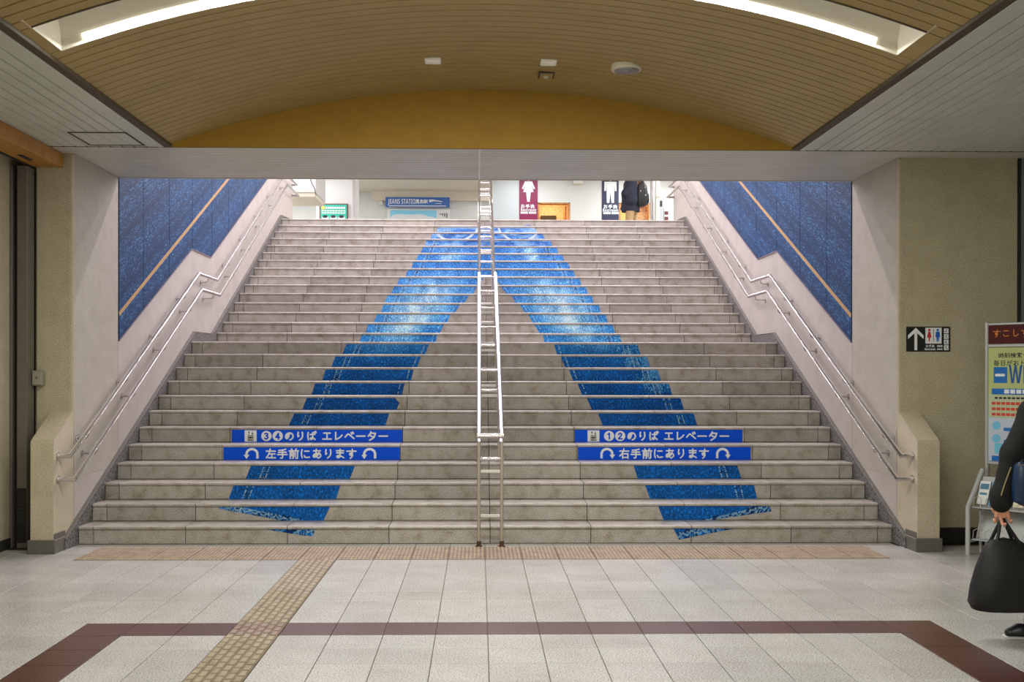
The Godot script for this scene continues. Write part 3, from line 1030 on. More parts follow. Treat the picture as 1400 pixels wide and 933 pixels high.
func jeans_texture() -> ImageTexture:
	var W := 1300
	var H := 1030
	var data := PackedByteArray()
	data.resize(W * H * 3)
	var cloth := noise(31, 0.05, 3)
	var wash := noise(32, 0.012, 3)
	var rng := RandomNumberGenerator.new()
	rng.seed = 8
	var stops: Array[float] = [0.0, 0.12, 0.22, 0.32, 0.40, 0.46, 0.55, 0.7, 0.9, 1.0]
	var cols: Array[Color] = [rgb(18, 88, 164), rgb(16, 84, 158), rgb(12, 76, 148), rgb(13, 80, 154), rgb(24, 100, 180), rgb(36, 118, 202), rgb(46, 126, 212), rgb(62, 126, 206), rgb(72, 126, 202), rgb(82, 126, 196)]
	for py in H:
		var Y := FL2 * (1.0 - (py + 0.5) / H)
		var k := clampi(int(Y / RISE) + 1, 1, 27)
		var t := clampf(1.0 - (Y - (k - 1) * RISE) / (RISE - 0.028), 0.0, 1.0)
		var J: Array = JEANS[k]
		var lo := lerpf(J[0], J[1], t)
		var li := lerpf(J[2], J[3], t)
		var ri := lerpf(J[4], J[5], t)
		var ro := lerpf(J[6], J[7], t)
		if k >= 20:
			li = 0.12
			ri = 0.14
		var h := Y / FL2
		var b := 0
		while b < 8 and h > stops[b + 1]:
			b += 1
		var base := cols[b].lerp(cols[b + 1], clampf((h - stops[b]) / (stops[b + 1] - stops[b]), 0, 1))
		var worn := clampf(1.0 - absf(h - 0.57) / 0.2, 0.0, 1.0)
		worn = worn * worn * (3.0 - 2.0 * worn)
		for px in W:
			var X := JX0 + (JX1 - JX0) * (px + 0.5) / W
			var left := X < 0.13
			var outer := absf(X - lo) if left else absf(ro - X)
			var inner := absf(li - X) if left else absf(X - ri)
			var wide := (li - lo) if left else (ro - ri)
			var s := outer / maxf(wide, 0.1)
			var n1 := cloth.get_noise_2d(px * 3.4, py * 2.2)
			var n2 := wash.get_noise_2d(px * 1.3, py)
			var fade := exp(-pow((s - 0.48) / 0.34, 2.0)) * worn * (0.95 + 0.5 * n2)
			if h > 0.78:
				fade = maxf(fade, 0.55 * exp(-pow((s - 0.45) / 0.16, 2.0)) * clampf((0.93 - h) / 0.1, 0, 1) * (0.8 + n2))
			var c := base.lerp(Color(0.74, 0.90, 1.0), clampf(fade * 0.95, 0.0, 0.92))
			var gain := 1.0 + 0.20 * n1 + 0.16 * n2 + rng.randf_range(-0.17, 0.17)
			# worn streaks and scratches
			if n1 + rng.randf() * 0.5 > 0.60:
				gain *= 1.42
			if not left and h > 0.30 and h < 0.47 and outer < 0.3 and n2 + n1 * 0.6 > 0.02:
				c = c.lerp(Color(0.55, 0.74, 0.84), 0.35)
			c = Color(c.r * gain, c.g * gain, c.b * gain)
			# outer seam: two rows of stitches with puckers between
			if h < 0.95:
				var d := outer - 0.16
				var beat := fposmod(Y * 34.0 + sin(Y * 55.0) * 0.5, 1.0)
				if absf(absf(d) - 0.028) < 0.006 and beat < 0.65:
					c = c.lerp(Color(0.74, 0.84, 0.9), 0.75)
				elif absf(d) < 0.024 and fposmod(Y * 22.0 + n2 * 3.0, 1.0) < 0.42:
					c = c.lerp(Color(0.06, 0.10, 0.2) if n1 > -0.12 else Color(0.62, 0.78, 0.88), 0.6)
				if h > 0.3 and h < 0.74 and k < 20 and absf(inner - 0.05) < 0.007 and beat < 0.6:
					c = c.lerp(Color(0.72, 0.84, 0.9), 0.8)
			if k >= 24:
				# waistband, pockets and folds
				var fold := wash.get_noise_2d(px * 0.8 + py * 1.8, py * 3.0 - px * 0.5)
				c = c.lerp(Color(0.20, 0.30, 0.55) if fold > 0.0 else Color(0.66, 0.78, 0.88), clampf(absf(fold) * 1.5, 0.0, 0.6))
				var pl := Vector2((X + 0.42) / 0.40, (Y - 4.16) / 0.36)
				var pr := Vector2((X - 0.70) / 0.36, (Y - 4.14) / 0.34)
				for q: Vector2 in [pl, pr]:
					if q.y < 0.0 and absf(q.length() - 1.0) < 0.055:
						c = Color(0.72, 0.80, 0.87)
				if Y > 4.075 and Y < 4.10:
					c = c.lerp(Color(0.74, 0.82, 0.86), 0.7)
			# frayed hem on the lowest two strips
			var hem := Y - (0.268 - (X + 2.40) * 0.215 if left else 0.012 + (X - 1.72) * 0.235)
			if k <= 2 and hem < 0.075:
				var tick := fposmod(X * 13.0 + n2 * 2.5, 1.0)
				hem += n1 * 0.012
				if absf(hem - 0.058) < 0.006 and tick < 0.7 or (hem < 0.03 and rng.randf() < 0.6 and tick < 0.5) or absf(hem - 0.04 - 0.012 * sin(X * 80.0)) < 0.007:
					c = c.lerp(Color(0.70, 0.78, 0.80), 0.7)
				elif tick > 0.72:
					c = c.lerp(Color(0.03, 0.09, 0.22), 0.6)
			var i := (py * W + px) * 3
			data[i] = clampi(int(c.r * 255), 0, 255)
			data[i + 1] = clampi(int(c.g * 255), 0, 255)
			data[i + 2] = clampi(int(c.b * 255), 0, 255)
	return ImageTexture.create_from_image(Image.create_from_data(W, H, false, Image.FORMAT_RGB8, data))

func build_jeans() -> void:
	var m := plain(Color.WHITE, 0.6, 0.0, 0.25)
	m.albedo_texture = jeans_texture()
	m.texture_repeat = false
	var je := thing("jeans_picture", "giant pair of blue jeans pasted in strips across the stair risers", "picture", V(0.1, 0, 9.3))
	for k in range(1, 28):
		if k == 5 or k == 6:
			continue   # the blue signs take these two risers
		var J: Array = JEANS[k]
		var y1 := k * RISE - 0.0285
		var y0 := (k - 1) * RISE + 0.001
		var polys := []
		if k == 27:
			polys = [[Vector2(-0.71, y0), Vector2(-0.66, y0 + 0.03), Vector2(-0.56, y0 + 0.012), Vector2(-0.45, y0)], [Vector2(0.36, y0), Vector2(0.36, y0 + 0.02), Vector2(0.74, y0 + 0.04), Vector2(0.88, y0 + 0.065), Vector2(0.93, y0 + 0.05), Vector2(0.97, y0)]]
		elif k >= 20:
			polys = [[Vector2(J[0], y1), Vector2(J[6], y1), Vector2(J[7], y0), Vector2(J[1], y0)]]
		elif k == 8:
			polys = [[Vector2(J[0], y1), Vector2(-0.935, y1), Vector2(-0.885, y1 - 0.055), Vector2(-0.915, y0), Vector2(J[1], y0)], [Vector2(J[4], y1), Vector2(J[6], y1), Vector2(J[7], y0), Vector2(J[5], y0)]]
		elif k == 2:
			polys = [[Vector2(-2.40, y1), Vector2(J[2], y1), Vector2(J[3], y0), Vector2(-1.80, y0), Vector2(-2.38, y1 - 0.02)], [Vector2(J[4], y1), Vector2(J[6], y1), Vector2(2.715, y1 - 0.05), Vector2(2.15, y0), Vector2(J[5], y0)]]
		elif k == 1:
			polys = [[Vector2(-1.89, y1), Vector2(-1.45, y1), Vector2(-1.475, 0.07), Vector2(-1.55, 0.072)], [Vector2(1.74, y1), Vector2(2.29, y1), Vector2(1.79, 0.03)]]
		else:
			polys = [[Vector2(J[0], y1), Vector2(J[2], y1), Vector2(J[3], y0), Vector2(J[1], y0)], [Vector2(J[4], y1), Vector2(J[6], y1), Vector2(J[7], y0), Vector2(J[5], y0)]]
		for q: Array in polys:
			var mb := MB.new()
			var p := PackedVector2Array()
			for e: Vector2 in q:
				p.append(e)
			var Zf := front_z(k) + 0.015
			var ix := Geometry2D.triangulate_polygon(p)
			for i in range(0, ix.size(), 3):
				var a := p[ix[i]]
				var b := p[ix[i + 1]]
				var c := p[ix[i + 2]]
				mb.tri(V(a.x, a.y, Zf - 0.0012), V(b.x, b.y, Zf - 0.0012), V(c.x, c.y, Zf - 0.0012), Vector3.BACK, juv(a), juv(b), juv(c))
			for i in p.size():
				var a := p[i]
				var b := p[(i + 1) % p.size()]
				mb.tri(V(a.x, a.y, Zf - 0.0012), V(b.x, b.y, Zf - 0.0012), V(b.x, b.y, Zf), Vector3.ZERO, juv(a), juv(b), juv(b))
				mb.tri(V(a.x, a.y, Zf - 0.0012), V(b.x, b.y, Zf), V(a.x, a.y, Zf), Vector3.ZERO, juv(a), juv(b), juv(a))
			part("denim_strip", mb, m, je)

func juv(p: Vector2) -> Vector2:
	return Vector2((p.x - JX0) / (JX1 - JX0), 1.0 - p.y / FL2)

# ---------------------------------------------------------------- blue signs on the fifth and sixth risers
func build_signs() -> void:
	for s in 2:
		for row in 2:
			var left := s == 0
			var k := 6 if row == 0 else 5
			var Zf := front_z(k) + 0.015
			var xa := (-2.582 if row == 0 else -2.588) if left else (1.006 if row == 0 else 1.009)
			var xb := -0.804 if left else 2.778
			var y0 := (k - 1) * RISE + 0.001
			var y1 := k * RISE - 0.0275
			var lab: String = [["blue riser sign with lift symbol and circled three and four", "blue riser sign with white lettering between two arrows turning left"], ["blue riser sign with lift symbol and circled one and two", "blue riser sign with white lettering between two arrows turning right"]][s][row]
			var sg := thing("stair_sign", lab, "sign", V((xa + xb) / 2, y0, Zf), "blue direction signs on the stair risers")
			part("panel", bx(V(xa, y0, Zf - 0.003), V(xb, y1, Zf + 0.001), 0.0006), M.blue, sg)
			var o := V(0, 0, Zf - 0.0036)
			var o2 := V(0, 0, Zf - 0.0044)
			var B := Vector3.BACK
			var w := MB.new()
			var d := MB.new()
			var mid := (y0 + y1) / 2
			if row == 0:
				var xi := -2.448 if left else 1.141
				var ic := MB.new()
				ic.box(V(xi + 0.0625, mid, Zf - 0.0036), Vector3(0.125, 0.118, 0.0012), 0.0004)
				part("lift_symbol", ic, M.print_white, sg)
				d.rect(xi + 0.033, mid - 0.05, xi + 0.092, mid - 0.043, o2, Vector3.RIGHT, Vector3.UP, B)
				d.rect(xi + 0.033, mid - 0.002, xi + 0.092, mid + 0.006, o2, Vector3.RIGHT, Vector3.UP, B)
				d.rect(xi + 0.033, mid - 0.05, xi + 0.039, mid + 0.006, o2, Vector3.RIGHT, Vector3.UP, B)
				d.rect(xi + 0.086, mid - 0.05, xi + 0.092, mid + 0.006, o2, Vector3.RIGHT, Vector3.UP, B)
				d.rect(xi + 0.042, mid - 0.022, xi + 0.083, mid - 0.008, o2, Vector3.RIGHT, Vector3.UP, B)
				for q in 3:
					d.rect(xi + 0.044 + q * 0.013, mid - 0.042, xi + 0.052 + q * 0.013, mid - 0.022, o2, Vector3.RIGHT, Vector3.UP, B)
				for q in 2:
					var ax := xi + 0.045 + q * 0.036
					var up := 1.0 if q == 0 else -1.0
					d.rect(ax - 0.003, mid + 0.012, ax + 0.003, mid + 0.048, o2, Vector3.RIGHT, Vector3.UP, B)
					d.flat(PackedVector2Array([Vector2(ax - 0.011, mid + 0.030 + up * 0.004), Vector2(ax + 0.011, mid + 0.030 + up * 0.004), Vector2(ax, mid + 0.030 + up * 0.021)]), o2, Vector3.RIGHT, Vector3.UP, B)
				var digits := MB.new()
				for q in 2:
					var cx := xi + 0.227 + q * 0.117
					w.disc(V(cx, mid, Zf - 0.0036), 0.054, Vector3.RIGHT, Vector3.UP, B, 28)
					write(digits, ["3", "4"][q] if left else ["1", "2"][q], cx - 0.043, mid + 0.043, 0.086, 0, 0.17, o2, Vector3.RIGHT, Vector3.UP, B)
				part("numerals", digits, M.blue, sg)
				part("symbol_lines", d, M.black, sg)
				write(w, "のりば", xi + 0.414, mid + 0.051, 0.104, 0.115, 0.15, o, Vector3.RIGHT, Vector3.UP, B)
				write(w, "エレベーター", xi + 0.806, mid + 0.051, 0.104, 0.1175, 0.15, o, Vector3.RIGHT, Vector3.UP, B)
			else:
				var xt := -2.164 if left else 1.429
				write(w, "左手前にあります" if left else "右手前にあります", xt, mid + 0.053, 0.108, 0.1165, 0.13, o, Vector3.RIGHT, Vector3.UP, B)
				for ax: float in ([-2.30, -1.11] if left else [1.305, 2.49]):
					var p := PackedVector2Array()
					var turn := -1.0 if left else 1.0
					p.append(Vector2(ax - turn * 0.055, mid - 0.05))
					for q in 13:
						var an := PI - PI * q / 12.0
						p.append(Vector2(ax + turn * cos(an) * 0.055, mid - 0.004 + sin(an) * 0.05))
					p.append(Vector2(ax + turn * 0.055, mid - 0.02))
					var aw := MB.new()
					aw.stroke(p, 0.024, o, Vector3.RIGHT, Vector3.UP, B, false)
					aw.flat(PackedVector2Array([Vector2(ax + turn * 0.055 - 0.029, mid - 0.012), Vector2(ax + turn * 0.055 + 0.029, mid - 0.012), Vector2(ax + turn * 0.055, mid - 0.055)]), o, Vector3.RIGHT, Vector3.UP, B)
					part("arrow", aw, M.print_white, sg)
			part("lettering", w, M.print_white, sg)

# ---------------------------------------------------------------- handrails
func build_rails() -> void:
	for s in 2:
		var left := s == 0
		var W := XL if left else XR
		var inn := 1.0 if left else -1.0
		for low in 2:
			var X := W + inn * (0.10 if low == 0 else 0.135)
			var dy := 0.0 if low == 0 else -0.2
			var pts: Array[Vector3] = [V(W, 0.812 + dy, 8.915), V(X, 0.812 + dy, 8.915), V(X, 2.742 + dy, 12.98), V(X, 2.742 + dy, 13.87), V(X, 5.085 + dy, 18.72), V(X, 5.085 + dy, 19.9), V(W, 5.085 + dy, 19.9)]
			var side := "left" if left else "right"
			var lab := "%s of the two stainless handrails on the %s stair wall" % ["upper" if low == 0 else "lower", side]
			var rail := thing("handrail", lab, "handrail", V(X, 0.8 + dy, 9), "wall handrails of the staircase")
			var mb := MB.new()
			mb.tube(pts, 0.0195, 16)
			part("rail", mb, M.steel, rail)
			var zs: Array[float] = [9.32, 10.35, 11.37, 12.38, 13.42, 14.55, 15.58, 16.6, 17.62, 18.6]
			for Z in zs:
				var zz := Z + (0.12 if low else 0.0)
				var y := 2.742 + dy
				if zz < 12.98:
					y -= (12.98 - zz) * 0.4748
				elif zz > 13.87:
					y += (zz - 13.87) * 0.4831
				var br := sub("bracket", rail, V(X, y, zz) - rail.position)
				var arm := MB.new()
				arm.tube([V(W + inn * 0.002, y - 0.065, zz), V(X - inn * 0.02, y - 0.065, zz), V(X, y - 0.045, zz), V(X, y - 0.018, zz)], 0.008, 8)
				part("arm", arm, M.satin, br)
				var pl := MB.new()
				pl.tube([V(W, y - 0.065, zz), V(W + inn * 0.008, y - 0.065, zz)], 0.03, 16)
				part("wall_plate", pl, M.satin, br)
			var en := MB.new()
			en.tube([V(W, 0.812 + dy, 8.915), V(W + inn * 0.006, 0.812 + dy, 8.915)], 0.034, 16)
			part("end_plate", en, M.satin, rail)
	# double rail up the middle
	var mid := thing("centre_handrail", "ladder-like double stainless handrail running up the middle of the stairs", "handrail", V(0.1, 0, 9.13))
	for x: float in [0.0, 0.2]:
		for low in 2:
			var dy := 0.0 if low == 0 else -0.2
			var z0 := 9.2 if low == 0 else 9.16
			var pts: Array[Vector3] = [V(x, 0.965 + dy, z0), V(x, 2.752 + dy, 12.95), V(x, 2.752 + dy, 13.95), V(x, 5.07 + dy, 18.75), V(x, 5.07 + dy, 19.6)]
			var mb := MB.new()
			mb.tube(pts, 0.021 if low == 0 else 0.017, 16)
			part("rail", mb, M.steel_mid, mid)
	for low in 2:
		var dy := 0.0 if low == 0 else -0.2
		var mb := MB.new()
		mb.tube([V(-0.019, 0.965 + dy, 9.2 - low * 0.04), V(0.219, 0.965 + dy, 9.2 - low * 0.04)], 0.021 if low == 0 else 0.017, 16)
		part("end_bar", mb, M.steel_mid, mid)
	var posts := [[9.13, 0.0], [10.42, 4.0], [11.41, 7.0], [12.40, 10.0], [13.45, 12.0], [14.62, 14.0], [15.61, 17.0], [16.6, 20.0], [17.59, 23.0], [18.58, 26.0], [19.5, 27.0]]
	for q: Array in posts:
		var Z: float = q[0]
		var foot: float = q[1] * RISE
		var y := 2.752
		if Z < 12.95:
			y -= (12.95 - Z) * 0.4765
		elif Z > 13.95:
			y += (minf(Z, 18.75) - 13.95) * 0.483
		for x: float in [0.0, 0.2]:
			var mb := MB.new()
			mb.tube([V(x, foot - 0.01, Z), V(x, y - 0.01, Z)], 0.0155, 12)
			var po := part("post", mb, M.post, mid)
			var fl := MB.new()
			fl.tube([V(x, foot, Z), V(x, foot + 0.008, Z)], 0.034, 16)
			fl.tube([V(x, foot + 0.008, Z), V(x, foot + 0.05, Z)], 0.019, 12)
			put("foot_flange", fl.mesh(), M.rust if q[1] == 0.0 else M.satin, po)
		for yy: float in [0.27, 0.66]:
			var mb := MB.new()
			mb.span(V(0.014, foot + yy - 0.014, Z - 0.006), V(0.186, foot + yy + 0.014, Z + 0.006), 0.004)
			part("cross_bar", mb, M.bar_plate, mid)
		if q[1] > 0.0:
			for dy: float in [0.0, -0.2]:
				var mb := MB.new()
				mb.tube([V(0.0, y + dy, Z), V(0.2, y + dy, Z)], 0.0135, 10)
				part("cross_bar", mb, M.steel_mid, mid)

# ---------------------------------------------------------------- things in the concourse
func build_lobby_things() -> void:
	# orange header over the shutter
	var hd := thing("shutter_header", "orange-brown painted header box under the grey ceiling at left", "shutter header", V(-3.79, 3.33, 7.5))
	part("casing", bx(V(-3.93, 3.325, 9.236), V(-3.655, CEIL - 0.001, 2.0), 0.004), M.ochre, hd)
	part("underside_slot", bx(V(-3.93, 3.318, 9.2), V(-3.90, 3.326, 2.0)), M.dark, hd)
	var lock := MB.new()
	lock.span(V(-3.82, 3.316, 8.70), V(-3.78, 3.326, 8.90), 0.003)
	part("catch", lock, M.dark, hd)
	# steel guide post
	var gp := thing("shutter_guide", "dark grey steel shutter guide post at the left edge", "shutter guide", V(-3.96, 0, 9.16))
	part("channel", bx(V(-3.995, 0.0, 9.09), V(-3.906, 3.312, 9.236), 0.004), M.guide_steel, gp)
	part("slot", bx(V(-4.035, 0.0, 9.14), V(-3.995, 3.312, 9.236)), M.black, gp)
	part("flange", bx(V(-4.058, 0.0, 9.09), V(-4.035, 3.312, 9.236), 0.003), M.guide_steel, gp)
	part("vent_plate", bx(V(-3.99, 0.05, 9.082), V(-3.912, 0.52, 9.092), 0.002), M.black, gp)
	for i in 9:
		part("vent_slat", bx(V(-3.98, 0.22 + i * 0.03, 9.076), V(-3.92, 0.232 + i * 0.03, 9.084)), M.dark, gp)
	part("sill", bx(V(-4.06, -0.004, 9.0), V(-3.80, 0.004, 9.24)), M.dark, gp)
	var sw := thing("switch_box", "small grey switch box on the left pier edge", "switch box", V(-3.905, 1.47, 9.2))
	part("box", bx(V(-3.903, 1.405, 9.17), V(-3.81, 1.54, 9.238), 0.008), plain(rgb(140, 136, 122), 0.5), sw)
	part("cover", bx(V(-3.895, 1.415, 9.163), V(-3.818, 1.53, 9.171), 0.003), plain(rgb(150, 146, 132), 0.45), sw)
	part("key_hole", bx(V(-3.862, 1.465, 9.160), V(-3.852, 1.485, 9.165)), M.dark, sw)
	# small lamps and a speaker on the vault
	for s in 2:
		var x: float = [-0.36, 0.535][s]
		var Z := 8.06
		var li := thing("emergency_lamp", ["small white rectangular lamp on the brown vault, the left one", "small white rectangular lamp on the brown vault, near the detector"][s], "lamp", V(x, arc_y(x), Z), "small white lamps on the vault")
		part("body", bx(V(x - 0.062, arc_y(x) - 0.024, Z - 0.05), V(x + 0.062, arc_y(x) + 0.005, Z + 0.05), 0.006), M.white, li)
		part("lens", bx(V(x - 0.045, arc_y(x) - 0.028, Z - 0.035), V(x + 0.045, arc_y(x) - 0.022, Z + 0.035), 0.003), plain(rgb(245, 242, 232), 0.3), li)
	var dt := thing("detector", "grey framed detector plate beside the right vault lamp", "detector", V(0.54, arc_y(0.54), 8.42))
	var df := MB.new()
	df.span(V(0.475, arc_y(0.54) - 0.014, 8.33), V(0.605, arc_y(0.54) + 0.004, 8.50), 0.004)
	part("frame", df, M.brown, dt)
	part("plate", bx(V(0.49, arc_y(0.54) - 0.018, 8.345), V(0.59, arc_y(0.54) - 0.012, 8.485), 0.002), M.vault, dt)
	var eye := MB.new()
	eye.loft([[V(0.54, arc_y(0.54) - 0.034, 8.42), 0.010, 0.010, 2.0], [V(0.54, arc_y(0.54) - 0.028, 8.42), 0.022, 0.022, 2.0], [V(0.54, arc_y(0.54) - 0.016, 8.42), 0.026, 0.026, 2.0]], 16)
	part("eye", eye, plain(rgb(170, 165, 150), 0.4), dt)
	var xs := 1.13
	var ys := arc_y(xs)
	var spk := thing("ceiling_speaker", "round grey speaker grille set in the brown vault", "speaker", V(xs, ys, 7.98))
	var ring := MB.new()
	ring.loft([[V(xs, ys - 0.03, 7.98), 0.098, 0.098, 2.0], [V(xs, ys - 0.028, 7.98), 0.114, 0.114, 2.0], [V(xs, ys - 0.012, 7.98), 0.12, 0.12, 2.0], [V(xs, ys + 0.03, 7.98), 0.12, 0.12, 2.0]], 40)
	part("rim", ring, plain(rgb(200, 192, 170), 0.45), spk)
	for i in 6:
		var r1 := 0.094 - i * 0.0155
		var gr := MB.new()
		gr.loft([[V(xs, ys - 0.036 - 0.002 * i, 7.98), r1 - 0.003, r1 - 0.003, 2.0], [V(xs, ys - 0.034 - 0.002 * i, 7.98), r1, r1, 2.0], [V(xs, ys - 0.028, 7.98), r1, r1, 2.0]], 32)
		part("grille_ring", gr, plain(rgb(150, 148, 150), 0.4, 0.6), spk)
	# toilet sign on the right pier
	var Zs := 9.238
	var sg := thing("wall_sign", "black toilet sign with white arrow and red and blue figures on the right pier", "sign", V(4.01, 1.72, Zs))
	part("board", bx(V(3.814, 1.718, Zs - 0.008), V(4.209, 1.940, Zs + 0.001), 0.002), M.black, sg)
	var o := V(3.814, 1.718, Zs - 0.0088)
	var o2 := V(3.814, 1.718, Zs - 0.0098)
	var R := Vector3.RIGHT
	var U := Vector3.UP
	var B := Vector3.BACK
	var wh := MB.new()
	wh.rect(0.071, 0.012, 0.097, 0.17, o, R, U, B)
	wh.flat(PackedVector2Array([Vector2(0.084, 0.212), Vector2(0.014, 0.145), Vector2(0.014, 0.112), Vector2(0.084, 0.175), Vector2(0.154, 0.112), Vector2(0.154, 0.145)]), o, R, U, B)
	part("arrow", wh, M.print_white, sg)
	var sq := MB.new()
	sq.box(o + Vector3(0.243, 0.142, 0), Vector3(0.146, 0.142, 0.001), 0.0003)
	for i in 4:
		sq.box(o + Vector3(0.358, 0.035 + i * 0.05, 0), Vector3(0.042, 0.044, 0.001), 0.0003)
	part("white_field", sq, M.print_white, sg)
	var wo := MB.new()
	wo.disc(o2 + R * 0.205 + U * 0.192, 0.0115, R, U, B, 16)
	wo.flat(PackedVector2Array([Vector2(0.196, 0.178), Vector2(0.214, 0.178), Vector2(0.225, 0.125), Vector2(0.212, 0.125), Vector2(0.209, 0.088), Vector2(0.201, 0.088), Vector2(0.198, 0.125), Vector2(0.185, 0.125)]), o2, R, U, B)
	part("woman_symbol", wo, plain(rgb(205, 30, 40), 0.5), sg)
	var ma := MB.new()
	ma.disc(o2 + R * 0.281 + U * 0.192, 0.0115, R, U, B, 16)
	ma.flat(PackedVector2Array([Vector2(0.264, 0.178), Vector2(0.298, 0.178), Vector2(0.302, 0.130), Vector2(0.293, 0.130), Vector2(0.291, 0.088), Vector2(0.283, 0.088), Vector2(0.281, 0.125), Vector2(0.279, 0.088), Vector2(0.271, 0.088), Vector2(0.269, 0.130), Vector2(0.260, 0.130)]), o2, R, U, B)
	part("man_symbol", ma, plain(rgb(30, 95, 200), 0.5), sg)
	var ln := MB.new()
	ln.rect(0.2405, 0.09, 0.2455, 0.2, o2, R, U, B)
	for i in 4:
		var c := Vector2(0.358, 0.035 + i * 0.05)
		ln.disc(o2 + R * (c.x - 0.004 + i * 0.002) + U * (c.y + 0.012), 0.0045, R, U, B, 10)
		ln.stroke(PackedVector2Array([c + Vector2(-0.004, 0.005), c + Vector2(-0.002, -0.008), c + Vector2(0.009 - i * 0.003, -0.013)]), 0.005, o2, R, U, B)
		if i % 2:
			ln.stroke(PackedVector2Array([c + Vector2(-0.012, 0.0), c + Vector2(-0.011, -0.012)]), 0.0035, o2, R, U, B)
	part("symbol_lines", ln, M.black, sg)
	var tx := MB.new()
	write(tx, "お手洗", 0.172, 0.062, 0.026, 0.027, 0.12, o, R, U, B)
	for i in 5:
		tx.rect(0.276 + i * 0.010, 0.04, 0.283 + i * 0.010, 0.058, o, R, U, B)
		tx.rect(0.276 + i * 0.010, 0.014, 0.283 + i * 0.010, 0.028, o, R, U, B)
	part("lettering", tx, M.print_white, sg)
	latin("lettering", "Restroom", 0.018, V(3.814 + 0.212, 1.718 + 0.021, Zs - 0.0088) - sg.position, M.print_white, sg, 0.85)

# ---------------------------------------------------------------- hall at the head of the stairs
func fixture(which: String, x: float, y: float, Z: float, l: float, e: float, c: Color) -> void:
	var fx := thing("ceiling_lamp", which, "ceiling lamp", V(x, y, Z), "ceiling lamps above the stairs")
	part("housing", bx(V(x - 0.13, y, Z - l / 2), V(x + 0.13, y + 0.07, Z + l / 2), 0.006), M.white, fx)
	part("diffuser", bx(V(x - 0.10, y - 0.012, Z - l / 2 + 0.02), V(x + 0.10, y + 0.002, Z + l / 2 - 0.02), 0.004), glow(c, 1.2), fx)
	area("lamp_light", V(x, y - 0.018, Z), Vector3.DOWN, Vector2(0.2, l - 0.04), c, e, fx)

